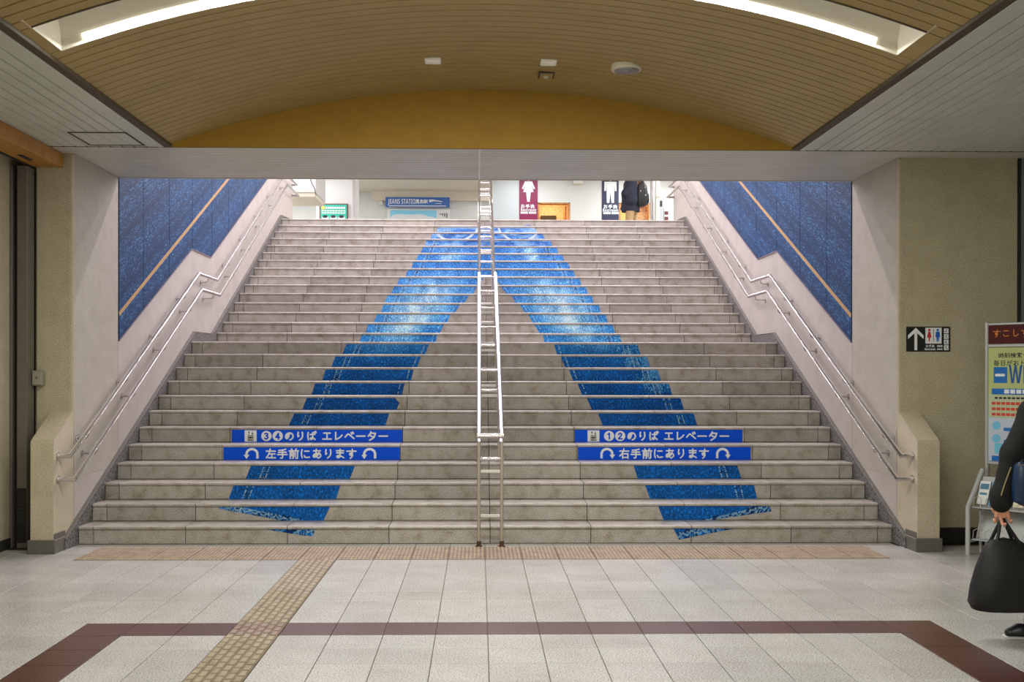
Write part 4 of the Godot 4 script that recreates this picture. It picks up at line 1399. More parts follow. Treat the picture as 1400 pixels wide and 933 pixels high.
func build_upper_hall() -> void:
	var white: Material = M.white_wall
	# sloping ceiling over the flights, then flat
	var ce := thing("ceiling_upper", "white ceiling over the upper flight and hall", "ceiling", V(0, 7, 20))
	ce.set_meta("kind", "structure")
	var mb := MB.new()
	mb.prism(PackedVector2Array([Vector2(10.38, 5.1), Vector2(14.4, 7.05), Vector2(30, 7.05), Vector2(30, 7.3), Vector2(14.2, 7.3), Vector2(10.38, 5.4)]), V(-8.2, 0, 0), V(0, 0, 1), Vector3.UP, Vector3(16.4, 0, 0))
	part("slab", mb, M.cream, ce)
	var pink := Color(1.0, 0.955, 0.985)
	for q: Array in [[12.65, 6.02, "landing"], [14.95, 6.97, "foot of the upper flight"], [17.2, 6.97, "middle of the upper flight"], [19.4, 6.97, "head of the stairs"]]:
		for x: float in [-2.95, 0.08, 3.1]:
			fixture("%s ceiling lamp above the %s" % ["left" if x < -1.0 else "middle" if x < 1.0 else "right", q[2]], x, q[1], q[0], 2.2, STAIR_E, pink)
	for Z: float in [21.4, 23.6, 26.6]:  # all out of view; the front row is added to brighten the pillar
		for x: float in [-5.2, 5.5]:
			fixture("%s unseen ceiling lamp in the %s of the upper hall" % ["left" if x < 0.0 else "right", "front" if Z < 22 else "middle" if Z < 24 else "rear"], x, 6.97 if x > 0 or Z < 24 else 6.5, Z, 1.2, HALL_E, Color(0.985, 1.0, 1.0))
	for q: Array in [[-1.3, 6.515, "station sign", 25.9], [1.3, 7.03, "maroon banner", 27.9], [4.3, 7.03, "navy banner", 27.9]]:  # unseen wall-wash lamps added to brighten the far wall
		fixture("added unseen lamp close to the far wall above the %s" % q[2], q[0], q[1], q[3], 1.2, WASH_E, Color(0.985, 1.0, 1.0))
	var fl := thing("floor_upper", "stone floor of the hall at the head of the stairs", "floor", V(0, FL2, 24))
	fl.set_meta("kind", "structure")
	part("slab", bx(V(-8.2, FL2 - 0.25, 19.9), V(8.2, FL2, 30)), M.step1, fl)
	# far wall with two doorways
	var wa := thing("wall_far", "white far wall of the upper hall with two toilet doorways", "wall", V(0, FL2, 29))
	wa.set_meta("kind", "structure")
	var top := 6.257
	part("wall_face", bx(V(-8.2, FL2, 29), V(1.624, 7.2, 29.2)), white, wa)
	part("wall_face", bx(V(1.624, top, 29), V(4.77, 7.2, 29.2)), white, wa)
	part("wall_face", bx(V(2.532, FL2, 29), V(3.89, top, 29.2)), white, wa)
	part("wall_face", bx(V(4.77, FL2, 29), V(8.2, 7.2, 29.2)), white, wa)
	part("pale_panel", bx(V(0.38, FL2, 28.985), V(1.06, 7.05, 29.0)), plain(rgb(205, 212, 218), 0.4), wa)
	part("side_wall", bx(V(-8.2, FL2, 20), V(-8.0, 7.2, 29)), white, wa)
	part("side_wall", bx(V(8.0, FL2, 20), V(8.2, 7.2, 29)), white, wa)
	part("return_wall", bx(V(-8.2, FL2 - 0.3, 19.8), V(XL - 0.02, 8.0, 20.0)), white, wa)
	part("return_wall", bx(V(XR + 0.02, FL2 - 0.3, 19.8), V(8.2, 8.0, 20.0)), white, wa)
	var peach := stone(Color(0.95, 0.83, 0.68), 0.5, ramp_tex(12, 0.05, 2, [[0.3, grey(0.9)], [0.7, grey(1.0)]], 256), 1.0)
	var wood := stone(Color(0.84, 0.60, 0.37), 0.5, ramp_tex(13, 0.05, 2, [[0.3, grey(0.8)], [0.7, grey(1.0)]], 256), 1.0)
	for s in 2:
		var x0: float = [1.624, 3.89][s]
		var x1: float = [2.532, 4.77][s]
		var dr := thing("door_%d" % (s + 1), ["orange-lit doorway beside the maroon toilet banner", "orange-lit doorway behind the standing person upstairs"][s], "doorway", V((x0 + x1) / 2, FL2, 29))
		dr.set_meta("kind", "structure")
		part("lining", bx(V(x0 - 0.3, FL2, 30.6), V(x1 + 0.3, 7.0, 30.7)), peach, dr)
		part("lining", bx(V(x0 - 0.32, FL2, 29.2), V(x0 - 0.3, 7.0, 30.6)), peach, dr)
		part("lining", bx(V(x1 + 0.3, FL2, 29.2), V(x1 + 0.32, 7.0, 30.6)), peach, dr)
		part("lining_ceiling", bx(V(x0 - 0.3, 6.62, 29.2), V(x1 + 0.3, 6.66, 30.6)), peach, dr)
		part("floor_slab", bx(V(x0 - 0.3, FL2 - 0.2, 29.0), V(x1 + 0.3, FL2, 30.6)), M.plinth, dr)
		var fr := MB.new()
		fr.span(V(x0 - 0.0, FL2, 28.99), V(x0 + 0.05, top, 29.21), 0.003)
		fr.span(V(x1 - 0.05, FL2, 28.99), V(x1, top, 29.21), 0.003)
		fr.span(V(x0, top - 0.035, 28.99), V(x1, top, 29.21), 0.003)
		part("frame", fr, wood, dr)
		if s == 0:
			part("inner_opening", bx(V(1.80, FL2, 30.5), V(2.26, 6.12, 30.61)), M.dark, dr)
			part("door_leaf", bx(V(2.41, FL2 + 0.01, 29.25), V(2.45, 6.2, 30.0), 0.004), wood, dr)
		else:
			part("door_leaf", bx(V(4.42, FL2 + 0.01, 29.25), V(4.72, 6.2, 29.29), 0.004), wood, dr)
		area("door_lamp", V((x0 + x1) / 2, 6.6, 29.8), Vector3.DOWN, Vector2(0.5, 0.5), Color(1.0, 0.83, 0.62), 2.6, dr)
		part("lamp_panel", bx(V((x0 + x1) / 2 - 0.25, 6.61, 29.55), V((x0 + x1) / 2 + 0.25, 6.63, 30.05)), glow(Color(1.0, 0.82, 0.58), 1.0), dr)
	# lowered soffit and beam over the left part, with a pillar
	var so := thing("ceiling_soffit", "low beige soffit over the left part of the upper hall", "ceiling", V(-3, 6.53, 27))
	so.set_meta("kind", "structure")
	part("slab", bx(V(-8.0, 6.535, 24), V(0.3, 7.04, 28.99)), M.cream, so)
	part("downstand", bx(V(-2.95, 6.28, 28.85), V(0.38, 6.54, 28.995)), M.cream, so)
	var pi := thing("pillar", "white square pillar carrying a green poster at the head of the stairs", "pillar", V(-3.3, FL2, 24.6))
	pi.set_meta("kind", "structure")
	part("shaft", bx(V(-3.83, FL2, 24.5), V(-2.92, 6.534, 25.4), 0.05), white, pi)
	var bk := thing("ceiling_box", "white boxed ceiling bulkhead above the left rail end", "bulkhead", V(-4, 5.4, 22))
	part("box", bx(V(-4.6, 5.31, 22), V(-3.44, 7.04, 23.4), 0.01), white, bk)
	part("underside", bx(V(-4.58, 5.225, 22.05), V(-3.46, 5.312, 23.3)), M.cream, bk)
	var cb := MB.new()
	cb.tube([V(-3.56, 5.62, 21.98), V(-3.52, 5.50, 21.98), V(-3.46, 5.38, 21.98), V(-3.43, 5.24, 21.98)], 0.008, 6)
	part("cable", cb, M.black, bk)
	# station sign board
	var R := Vector3.RIGHT
	var U := Vector3.UP
	var B := Vector3.BACK
	var js := thing("station_sign", "blue station name board with white lettering above a sky poster", "sign", V(-1.7, 6.08, 29))
	part("board", bx(V(-2.585, 6.083, 28.80), V(-0.819, 6.355, 28.849), 0.006), stone(Color(0.25, 0.47, 0.82), 0.45, ramp_tex(15, 0.15, 2, [[0.3, grey(0.8)], [0.7, grey(1.0)]], 256), 0.5), js)
	latin("lettering", "JEANS STATION", 0.135, V(-2.09, 6.235, 28.797) - js.position, M.print_white, js, 0.62)
	var tx := MB.new()
	write(tx, "児島駅", -1.765, 6.295, 0.115, 0.115, 0.13, V(0, 0, 28.797), R, U, B)
	tx.rect(-2.49, 6.105, -0.92, 6.128, V(0, 0, 28.797), R, U, B)
	# trouser emblem lying on its side
	tx.flat(PackedVector2Array([Vector2(-1.40, 6.29), Vector2(-1.30, 6.295), Vector2(-1.02, 6.245), Vector2(-1.02, 6.23), Vector2(-1.25, 6.245), Vector2(-1.36, 6.22), Vector2(-1.40, 6.225), Vector2(-1.37, 6.255)]), V(0, 0, 28.797), R, U, B)
	tx.rect(-1.22, 6.175, -1.04, 6.19, V(0, 0, 28.797), R, U, B)
	part("lettering", tx, M.print_white, js)
	var ps := thing("sky_poster", "white poster board with a blue sky picture below the station sign", "poster", V(-1.7, 5.0, 29))
	part("board", bx(V(-2.56, 4.9, 28.96), V(-0.82, 6.06, 28.995), 0.004), M.white, ps)
	part("sky_print", bx(V(-2.47, 5.1, 28.955), V(-1.19, 6.02, 28.961)), stone(Color(0.56, 0.86, 0.97), 0.5, ramp_tex(16, 0.012, 3, [[0.4, grey(1.0)], [0.6, grey(1.0)]], 256), 2.0), ps)
	var cl := MB.new()
	for q: Array in [[-2.2, 5.86, 0.22, 0.05], [-1.95, 5.83, 0.25, 0.07], [-1.7, 5.82, 0.3, 0.09], [-1.45, 5.78, 0.25, 0.07], [-2.35, 5.80, 0.12, 0.06]]:
		cl.disc(V(q[0], q[1], 28.9535), q[2], R, U, B, 20, q[3])
	cl.rect(-2.47, 5.3, -1.19, 5.80, V(0, 0, 28.9535), R, U, B)
	part("cloud_print", cl, M.print_white, ps)
	var qq := MB.new()
	for i in 4:
		qq.rect(-1.10 + i * 0.06, 5.9 - i * 0.03, -1.06 + i * 0.06, 5.94, V(0, 0, 28.958), R, U, B)
	part("small_print", qq, plain(rgb(120, 120, 140), 0.5), ps)
	var wb := thing("wall_box", "small white box on the far wall left of the station sign", "box", V(-2.72, 6.15, 29))
	part("box", bx(V(-2.777, 6.155, 28.9), V(-2.665, 6.275, 29.0), 0.008), M.white, wb)
	part("cover", bx(V(-2.765, 6.167, 28.895), V(-2.677, 6.263, 28.902), 0.003), plain(rgb(215, 215, 215), 0.5), wb)
	# green poster on the pillar
	var gp := thing("green_poster", "green poster with three white faces in a dark frame on the pillar", "poster", V(-3.4, 4.9, 24.5))
	var ga := -3.735
	var gb := -3.075
	part("frame", bx(V(ga, 4.72, 24.46), V(gb, 5.47, 24.499), 0.004), plain(rgb(110, 62, 48), 0.5), gp)
	part("sheet", bx(V(ga + 0.025, 4.745, 24.455), V(gb - 0.025, 5.445, 24.462)), plain(rgb(60, 190, 166), 0.5), gp)
	var pr := MB.new()
	var og := V(0, 0, 24.4535)
	for i in 3:
		pr.disc(V(ga + 0.135 + i * 0.19, 5.11, 24.4535), 0.085, R, U, B, 20)
		pr.rect(ga + 0.07 + i * 0.19, 4.85, ga + 0.20 + i * 0.19, 5.06, og, R, U, B)
	for i in 9:
		pr.rect(ga + 0.14 + i * 0.052, 5.345, ga + 0.18 + i * 0.052, 5.395, og, R, U, B)
		pr.rect(ga + 0.05 + i * 0.063, 5.285, ga + 0.10 + i * 0.063, 5.315, og, R, U, B)
		pr.rect(ga + 0.05 + i * 0.063, 5.235, ga + 0.10 + i * 0.063, 5.265, og, R, U, B)
	part("print", pr, M.print_white, gp)
	var pd := MB.new()
	for i in 3:
		pd.disc(V(ga + 0.13 + i * 0.19, 5.165, 24.4525), 0.06, R, U, B, 16, 0.035)
	part("hair_print", pd, plain(rgb(40, 52, 60), 0.5), gp)
	var py := MB.new()
	py.disc(V(ga + 0.085, 5.37, 24.4525), 0.045, R, U, B, 20)
	part("badge_print", py, plain(rgb(238, 214, 110), 0.5), gp)
	# toilet banners
	for s in 2:
		var x0: float = [1.113, 3.42][s]
		var x1: float = [1.622, 3.885][s]
		var lab: String = ["maroon toilet banner with a white woman figure on the far wall", "navy toilet banner with a white man figure on the far wall"][s]
		var bn := thing("toilet_banner", lab, "banner", V((x0 + x1) / 2, 5.4, 29), "toilet banners on the far wall")
		part("sheet", bx(V(x0, 5.4, 28.975), V(x1, 7.0, 28.999), 0.002), plain(rgb(138, 34, 84) if s == 0 else rgb(36, 40, 74), 0.5), bn)
		var f := MB.new()
		var c := (x0 + x1) / 2
		var o := V(c, 0, 28.973)
		f.disc(V(c, 6.91, 28.973), 0.055, R, U, B, 20)
		if s == 0:
			f.flat(PackedVector2Array([Vector2(-0.10, 6.84), Vector2(0.10, 6.84), Vector2(0.185, 6.64), Vector2(0.14, 6.62), Vector2(0.085, 6.75), Vector2(0.145, 6.54), Vector2(0.065, 6.54), Vector2(0.035, 6.27), Vector2(-0.035, 6.27), Vector2(-0.065, 6.54), Vector2(-0.145, 6.54), Vector2(-0.085, 6.75), Vector2(-0.14, 6.62), Vector2(-0.185, 6.64)]), o, R, U, B)
		else:
			f.flat(PackedVector2Array([Vector2(-0.17, 6.84), Vector2(0.17, 6.84), Vector2(0.17, 6.58), Vector2(0.125, 6.58), Vector2(0.11, 6.75), Vector2(0.10, 6.25), Vector2(0.03, 6.25), Vector2(0.0, 6.55), Vector2(-0.03, 6.25), Vector2(-0.10, 6.25), Vector2(-0.11, 6.75), Vector2(-0.125, 6.58), Vector2(-0.17, 6.58)]), o, R, U, B)
		write(f, "お手洗", x0 + 0.035, 6.205, 0.12, 0.135, 0.14, V(0, 0, 28.973), R, U, B)
		# Korean and Chinese line, too small to read
		for i in 6:
			var xx := x0 + 0.04 + i * 0.07 + (0.02 if i > 2 else 0.0)
			f.stroke(PackedVector2Array([Vector2(xx, 5.985), Vector2(xx + 0.04, 5.985), Vector2(xx + 0.04, 5.945), Vector2(xx, 5.945), Vector2(xx, 5.985)]), 0.012, V(0, 0, 28.973), R, U, B)
			f.stroke(PackedVector2Array([Vector2(xx + 0.055, 5.995), Vector2(xx + 0.055, 5.935)]), 0.010, V(0, 0, 28.973), R, U, B)
		part("print", f, M.print_white, bn)
		latin("lettering", "Restroom", 0.085, V(c, 6.043, 28.973) - bn.position, M.print_white, bn, 0.8)
	var lp := thing("wall_lamp", "small white box lamp under the beam on the far wall", "lamp", V(2.74, 6.8, 29))
	part("body", bx(V(2.62, 6.775, 28.86), V(2.87, 6.95, 29.0), 0.01), M.white, lp)
	part("tray", bx(V(2.61, 6.755, 28.84), V(2.88, 6.78, 29.0), 0.004), M.cream, lp)
	# columns at the right of the hall
	var sc := thing("steel_column", "brushed steel column right of the standing person upstairs", "column", V(4.02, FL2, 24.0))
	var cm := MB.new()
	cm.loft([[V(4.015, FL2, 24.0), 0.07, 0.07, 2.0], [V(4.015, 7.05, 24.0), 0.07, 0.07, 2.0]], 28)
	part("shaft", cm, M.satin, sc)
	var cc := thing("cream_post", "narrow cream post beside the steel column", "post", V(4.13, FL2, 24.2))
	part("post", bx(V(4.10, FL2, 24.1), V(4.185, 6.2, 24.3), 0.006), M.cream, cc)
	part("cross_piece", bx(V(4.10, 5.60, 24.08), V(4.42, 5.72, 24.1), 0.004), M.cream, cc)
	var ga2 := thing("ticket_machine", "grey machine front with dark panel at the right rail end", "machine", V(4.3, FL2, 25.0))
	part("cabinet", bx(V(4.24, FL2, 25.0), V(4.44, 5.72, 25.4), 0.01), plain(rgb(170, 172, 176), 0.4), ga2)
	part("screen", bx(V(4.27, 5.52, 24.99), V(4.40, 5.66, 25.001)), M.dark, ga2)
	var rk := thing("leaflet_tower", "narrow tower of dark red leaflet slots at the right rail end", "leaflet rack", V(4.5, FL2, 25.0))
	part("frame", bx(V(4.455, FL2, 25.02), V(4.56, 5.50, 25.2), 0.005), M.white, rk)
	for i in 7:
		part("leaflet", bx(V(4.465, 4.55 + i * 0.13, 25.0), V(4.55, 4.63 + i * 0.13, 25.02), 0.003), plain(rgb(96, 24, 34), 0.5), rk)

# ---------------------------------------------------------------- information stand at the right
func build_stand() -> void:
	var at := V(4.36, 0, 8.88)
	var yaw := deg_to_rad(50.0)   # the board looks towards the middle of the concourse
	var st := thing("information_stand", "tall timetable information board in a silver frame against the right pier", "information board", at)
	st.rotation.y = 0.0
	var bs := Basis(Vector3(cos(yaw), 0, sin(yaw)), Vector3.UP, Vector3(-sin(yaw), 0, cos(yaw)))
	st.transform = Transform3D(bs, at + Vector3(0, 0.045, 0))
	# local axes: x along the board, y up, z out of its face
	var silver := plain(rgb(196, 200, 206), 0.3, 0.7)
	var W := 0.64
	var fr := MB.new()
	fr.box(Vector3(0.012, 0.9375, 0), Vector3(0.03, 1.965, 0.045), 0.006)
	fr.box(Vector3(W - 0.012, 0.9375, 0), Vector3(0.03, 1.965, 0.045), 0.006)
	put("upright", fr.mesh(), silver, st)
	var cr := MB.new()
	cr.box(Vector3(W / 2, 1.90, 0), Vector3(W - 0.05, 0.02, 0.04), 0.004)
	cr.box(Vector3(W / 2, 1.715, 0.004), Vector3(W - 0.05, 0.03, 0.045), 0.006)
	cr.box(Vector3(W / 2, 0.715, 0), Vector3(W - 0.05, 0.03, 0.045), 0.006)
	put("cross_rail", cr.mesh(), silver, st)
	var ft := MB.new()
	ft.box(Vector3(W / 2, -0.025, -0.03), Vector3(W, 0.04, 0.20), 0.01)
	put("foot", ft.mesh(), M.dark, st)
	var hd := MB.new()
	hd.box(Vector3(W / 2, 1.81, 0), Vector3(W - 0.05, 0.165, 0.03), 0.003)
	put("header", hd.mesh(), plain(rgb(74, 16, 26), 0.12), st)
	var tx := MB.new()
	write(tx, "すこしずつ新た", 0.06, 1.855, 0.072, 0.078, 0.10, Vector3(0, 0, 0.0158), Vector3.RIGHT, Vector3.UP, Vector3.BACK)
	put("header_lettering", tx.mesh(), plain(rgb(208, 120, 40), 0.5), st)
	var up := MB.new()
	up.box(Vector3(W / 2, 1.50, 0), Vector3(W - 0.05, 0.40, 0.03), 0.002)
	put("green_sheet", up.mesh(), plain(rgb(184, 196, 132), 0.15), st)
	var mdm := MB.new()
	mdm.box(Vector3(W / 2, 1.20, 0), Vector3(W - 0.05, 0.20, 0.03), 0.002)
	put("pale_green_sheet", mdm.mesh(), plain(rgb(188, 199, 164), 0.15), st)
	var lw := MB.new()
	lw.box(Vector3(W / 2, 0.915, 0), Vector3(W - 0.05, 0.37, 0.03), 0.002)
	put("pale_blue_sheet", lw.mesh(), plain(rgb(192, 203, 220), 0.15), st)
	var o := Vector3(0, 0, 0.0158)
	var R := Vector3.RIGHT
	var U := Vector3.UP
	var B := Vector3.BACK
	var bl := MB.new()
	write(bl, "時刻検索もおで", 0.11, 1.655, 0.048, 0.05, 0.10, o, R, U, B)
	write(bl, "毎日がおトクにべ", 0.07, 1.592, 0.05, 0.054, 0.10, o, R, U, B)
	for i in 14:
		bl.rect(0.08 + i * 0.036, 1.262, 0.106 + i * 0.036, 1.278, o, R, U, B)
	put("black_lettering", bl.mesh(), plain(rgb(30, 34, 36), 0.5), st)
	for r in 3:
		var rd := MB.new()
		for i in 13 - r * 3:
			rd.rect(0.055 + i * 0.04, 1.212 - r * 0.047, 0.088 + i * 0.04, 1.236 - r * 0.047, o, R, U, B)
		put("red_lettering", rd.mesh(), plain(rgb(205, 62, 48), 0.5), st)
	var blue_m := plain(rgb(0, 106, 190), 0.4)
	var boxes := [["logo_square", 0.128, 1.465, 0.112, 0.135], ["heading_bar", 0.33, 1.325, 0.55, 0.05], ["footer_bar", 0.33, 0.752, 0.55, 0.05]]
	for i in 5:
		boxes.append(["button_print", 0.19 + i * 0.09, 1.005, 0.07, 0.028])
		boxes.append(["button_print", 0.19 + i * 0.09, 0.90, 0.07, 0.028])
	for q: Array in boxes:
		var bu := MB.new()
		bu.box(Vector3(q[1], q[2], 0.0158), Vector3(q[3], q[4], 0.001), 0.0004)
		put(q[0], bu.mesh(), blue_m, st)
	var lb := MB.new()
	for i in 2:
		lb.disc(Vector3(0.095, 1.035 - i * 0.11, 0.0158), 0.036, R, U, B, 20)
	lb.box(Vector3(0.33, 0.84, 0.0156), Vector3(0.50, 0.09, 0.001), 0.0003)
	put("light_blue_print", lb.mesh(), plain(rgb(112, 192, 228), 0.4), st)
	var ws := MB.new()
	for i in 8:
		ws.rect(0.16 + i * 0.05, 1.309, 0.20 + i * 0.05, 1.343, Vector3(0, 0, 0.0168), R, U, B)
	ws.rect(0.085, 1.453, 0.165, 1.476, Vector3(0, 0, 0.0168), R, U, B)
	put("white_print", ws.mesh(), M.print_white, st)
	latin("large_lettering", "WE", 0.15, Vector3(0.285, 1.468, 0.0158), plain(rgb(20, 82, 158), 0.4), st, 0.56)
	# brochure rack in front of the board
	var rk := thing("brochure_rack", "grey metal brochure rack with sloping side bars below the information board", "rack", at)
	rk.transform = Transform3D(bs, at)
	var grey_m := plain(rgb(196, 200, 202), 0.4, 0.2)
	for s in 2:
		var x := 0.0 if s == 0 else W
		var sd := MB.new()
		sd.tube([Vector3(x, 0.0, 0.34), Vector3(x, 0.40, 0.34), Vector3(x, 0.70, 0.07)], 0.020, 8)
		sd.tube([Vector3(x, 0.0, 0.10), Vector3(x, 0.66, 0.10)], 0.013, 8)
		sd.tube([Vector3(x, 0.11, 0.34), Vector3(x, 0.11, 0.10)], 0.010, 8)
		sd.tube([Vector3(x, 0.40, 0.34), Vector3(x, 0.36, 0.10)], 0.009, 8)
		put("side_frame", sd.mesh(), grey_m, rk)
	for i in 2:
		var y: float = [0.13, 0.40][i]
		var z: float = [0.30, 0.29][i]
		var sh := MB.new()
		sh.box(Vector3(W / 2, y, z - 0.03), Vector3(W - 0.03, 0.008, 0.10), 0.002)
		put("shelf", sh.mesh(), grey_m, rk)
		var bk := MB.new()
		bk.box(Vector3(W / 2, y + 0.125, z - 0.135), Vector3(W - 0.03, 0.27, 0.006), 0.002, Basis(Vector3.RIGHT, -0.45))
		put("sloped_back", bk.mesh(), plain(rgb(178, 182, 184), 0.45, 0.2), rk)
		var wi := MB.new()
		for q in 6:
			var xa := 0.03 + q * 0.10
			wi.tube([Vector3(xa, y + 0.005, z + 0.015), Vector3(xa, y + 0.075, z + 0.0), Vector3(xa + 0.03, y + 0.095, z - 0.005), Vector3(xa + 0.06, y + 0.075, z + 0.0), Vector3(xa + 0.06, y + 0.005, z + 0.015)], 0.0028, 6)
		put("wire_loops", wi.mesh(), M.post, rk)
	var sheets := [rgb(232, 234, 236), rgb(90, 170, 214), rgb(226, 228, 232), rgb(232, 222, 190), rgb(214, 222, 232), rgb(60, 140, 200)]
	for i in 6:
		var lf := thing("leaflet", "", "leaflet", at, "leaflets in the brochure rack")
		lf.set_meta("label", ["white leaflet at the left end of the rack's upper shelf", "light blue leaflet second along the rack's upper shelf", "white leaflet third along the rack's upper shelf", "cream leaflet fourth along the rack's upper shelf", "pale grey leaflet fifth along the rack's upper shelf", "deep blue leaflet at the right end of the rack's upper shelf"][i])
		lf.transform = Transform3D(bs, at)
		var lm := MB.new()
		var tilt := Basis(Vector3.RIGHT, -0.45)
		var c := Vector3(0.065 + i * 0.10, 0.515, 0.185)
		lm.box(c, Vector3(0.086, 0.21, 0.012), 0.001, tilt)
		put("stack", lm.mesh(), plain(sheets[i], 0.4), lf)
		var lt := MB.new()
		lt.box(c + tilt * Vector3(0, 0.055, 0.0064), Vector3(0.07, 0.05, 0.001), 0.0, tilt)
		lt.box(c + tilt * Vector3(0, -0.01, 0.0064), Vector3(0.06, 0.02, 0.001), 0.0, tilt)
		put("print", lt.mesh(), plain(sheets[(i + 1) % 6].darkened(0.25), 0.4), lf)

# ---------------------------------------------------------------- people
func head(mb: MB, c: Vector3, fwd: Vector3, cell: float, shell := 0.0) -> void:
	# c is the middle of the head; fwd where it looks
	var r := fwd.cross(Vector3.UP).normalized()
	var u := Vector3.UP
	var b := [
		bone(c + u * 0.035 - fwd * 0.015, c + u * 0.03 + fwd * 0.02, 0.083, 0.074),
		bone(c - u * 0.02 + fwd * 0.03, c - u * 0.085 + fwd * 0.055, 0.06, 0.032),
		bone(c + u * 0.012 + fwd * 0.086, c - u * 0.03 + fwd * 0.106, 0.010, 0.014),
		bone(c - u * 0.03 + fwd * 0.10 + r * 0.012, c - u * 0.032 + fwd * 0.095 - r * 0.012, 0.009, 0.009),
		bone(c - u * 0.058 + fwd * 0.083 + r * 0.02, c - u * 0.058 + fwd * 0.083 - r * 0.02, 0.011, 0.011),
		bone(c + u * 0.022 + fwd * 0.084 + r * 0.04, c + u * 0.022 + fwd * 0.084 - r * 0.04, 0.014, 0.014),
		bone(c - u * 0.012 + fwd * 0.06 + r * 0.045, c - u * 0.03 + fwd * 0.055 + r * 0.04, 0.026, 0.02),
		bone(c - u * 0.012 + fwd * 0.06 - r * 0.045, c - u * 0.03 + fwd * 0.055 - r * 0.04, 0.026, 0.02),
		bone(c - u * 0.05 - fwd * 0.03, c - u * 0.19 - fwd * 0.05, 0.058, 0.062),
	]
	for s: float in [-1.0, 1.0]:
		b.append(bone(c + r * s * 0.076 + u * 0.015 - fwd * 0.012, c + r * s * 0.074 - u * 0.03 - fwd * 0.004, 0.016, 0.010))
	body(mb, b, cell, 0.018)

func face_marks(p: Node3D, c: Vector3, fwd: Vector3, hair: Material) -> void:
	var r := fwd.cross(Vector3.UP).normalized()
	for s: float in [-1.0, 1.0]:
		var e := MB.new()
		e.loft([[c + r * s * 0.033 + fwd * 0.079 - Vector3.UP * 0.006, 0.004, 0.004, 2.0], [c + r * s * 0.033 + fwd * 0.079, 0.012, 0.012, 2.0], [c + r * s * 0.033 + fwd * 0.079 + Vector3.UP * 0.006, 0.004, 0.004, 2.0]], 12)
		part("eye", e, M.dark, p)
	var h := MB.new()
	body(h, [bone(c + Vector3.UP * 0.05 - fwd * 0.03, c + Vector3.UP * 0.055 + fwd * 0.02, 0.088, 0.078), bone(c + Vector3.UP * 0.0 - fwd * 0.055, c - Vector3.UP * 0.06 - fwd * 0.06, 0.07, 0.05)], 0.008, 0.03)
	part("hair", h, hair, p)

# hand: palm from the wrist w towards d, n = back of the hand, t = thumb side; curl bends the fingers towards -n
func hand_bones(w: Vector3, d: Vector3, n: Vector3, t: Vector3, curl: float) -> Array:
	var out := []
	for i in 4:
		var off := t * (0.030 - 0.020 * i)
		var k := w + d * (0.088 - absf(i - 1.2) * 0.004) + off
		out.append(bone(w + d * 0.015 + off * 0.6, k, 0.0135, 0.0125))
		var len: float = [0.040, 0.045, 0.042, 0.033][i]
		var a := d
		var p := k
		for j in 3:
			var an: float = curl * [0.8, 1.0, 0.9][j]
			a = (a * cos(an) - n * sin(an)).normalized()
			n = (n * cos(an) + d * 0.0).normalized() if false else n
			var side := a.cross(t).normalized()
			var q: Vector3 = p + a * len * [1.0, 0.7, 0.55][j]
			out.append(bone(p, q, 0.0092 - 0.0006 * j, 0.0086 - 0.0006 * j))
			p = q
			n = side if side.dot(n) > 0.0 else -side
	out.append(bone(w + d * 0.02 + t * 0.02, w + d * 0.055 + t * 0.045 - n * 0.012, 0.015, 0.011))
	out.append(bone(w + d * 0.055 + t * 0.045 - n * 0.012, w + d * 0.09 + t * 0.040 - n * 0.030, 0.0105, 0.009))
	out.append(bone(w - d * 0.06, w + d * 0.02, 0.026, 0.024))
	return out

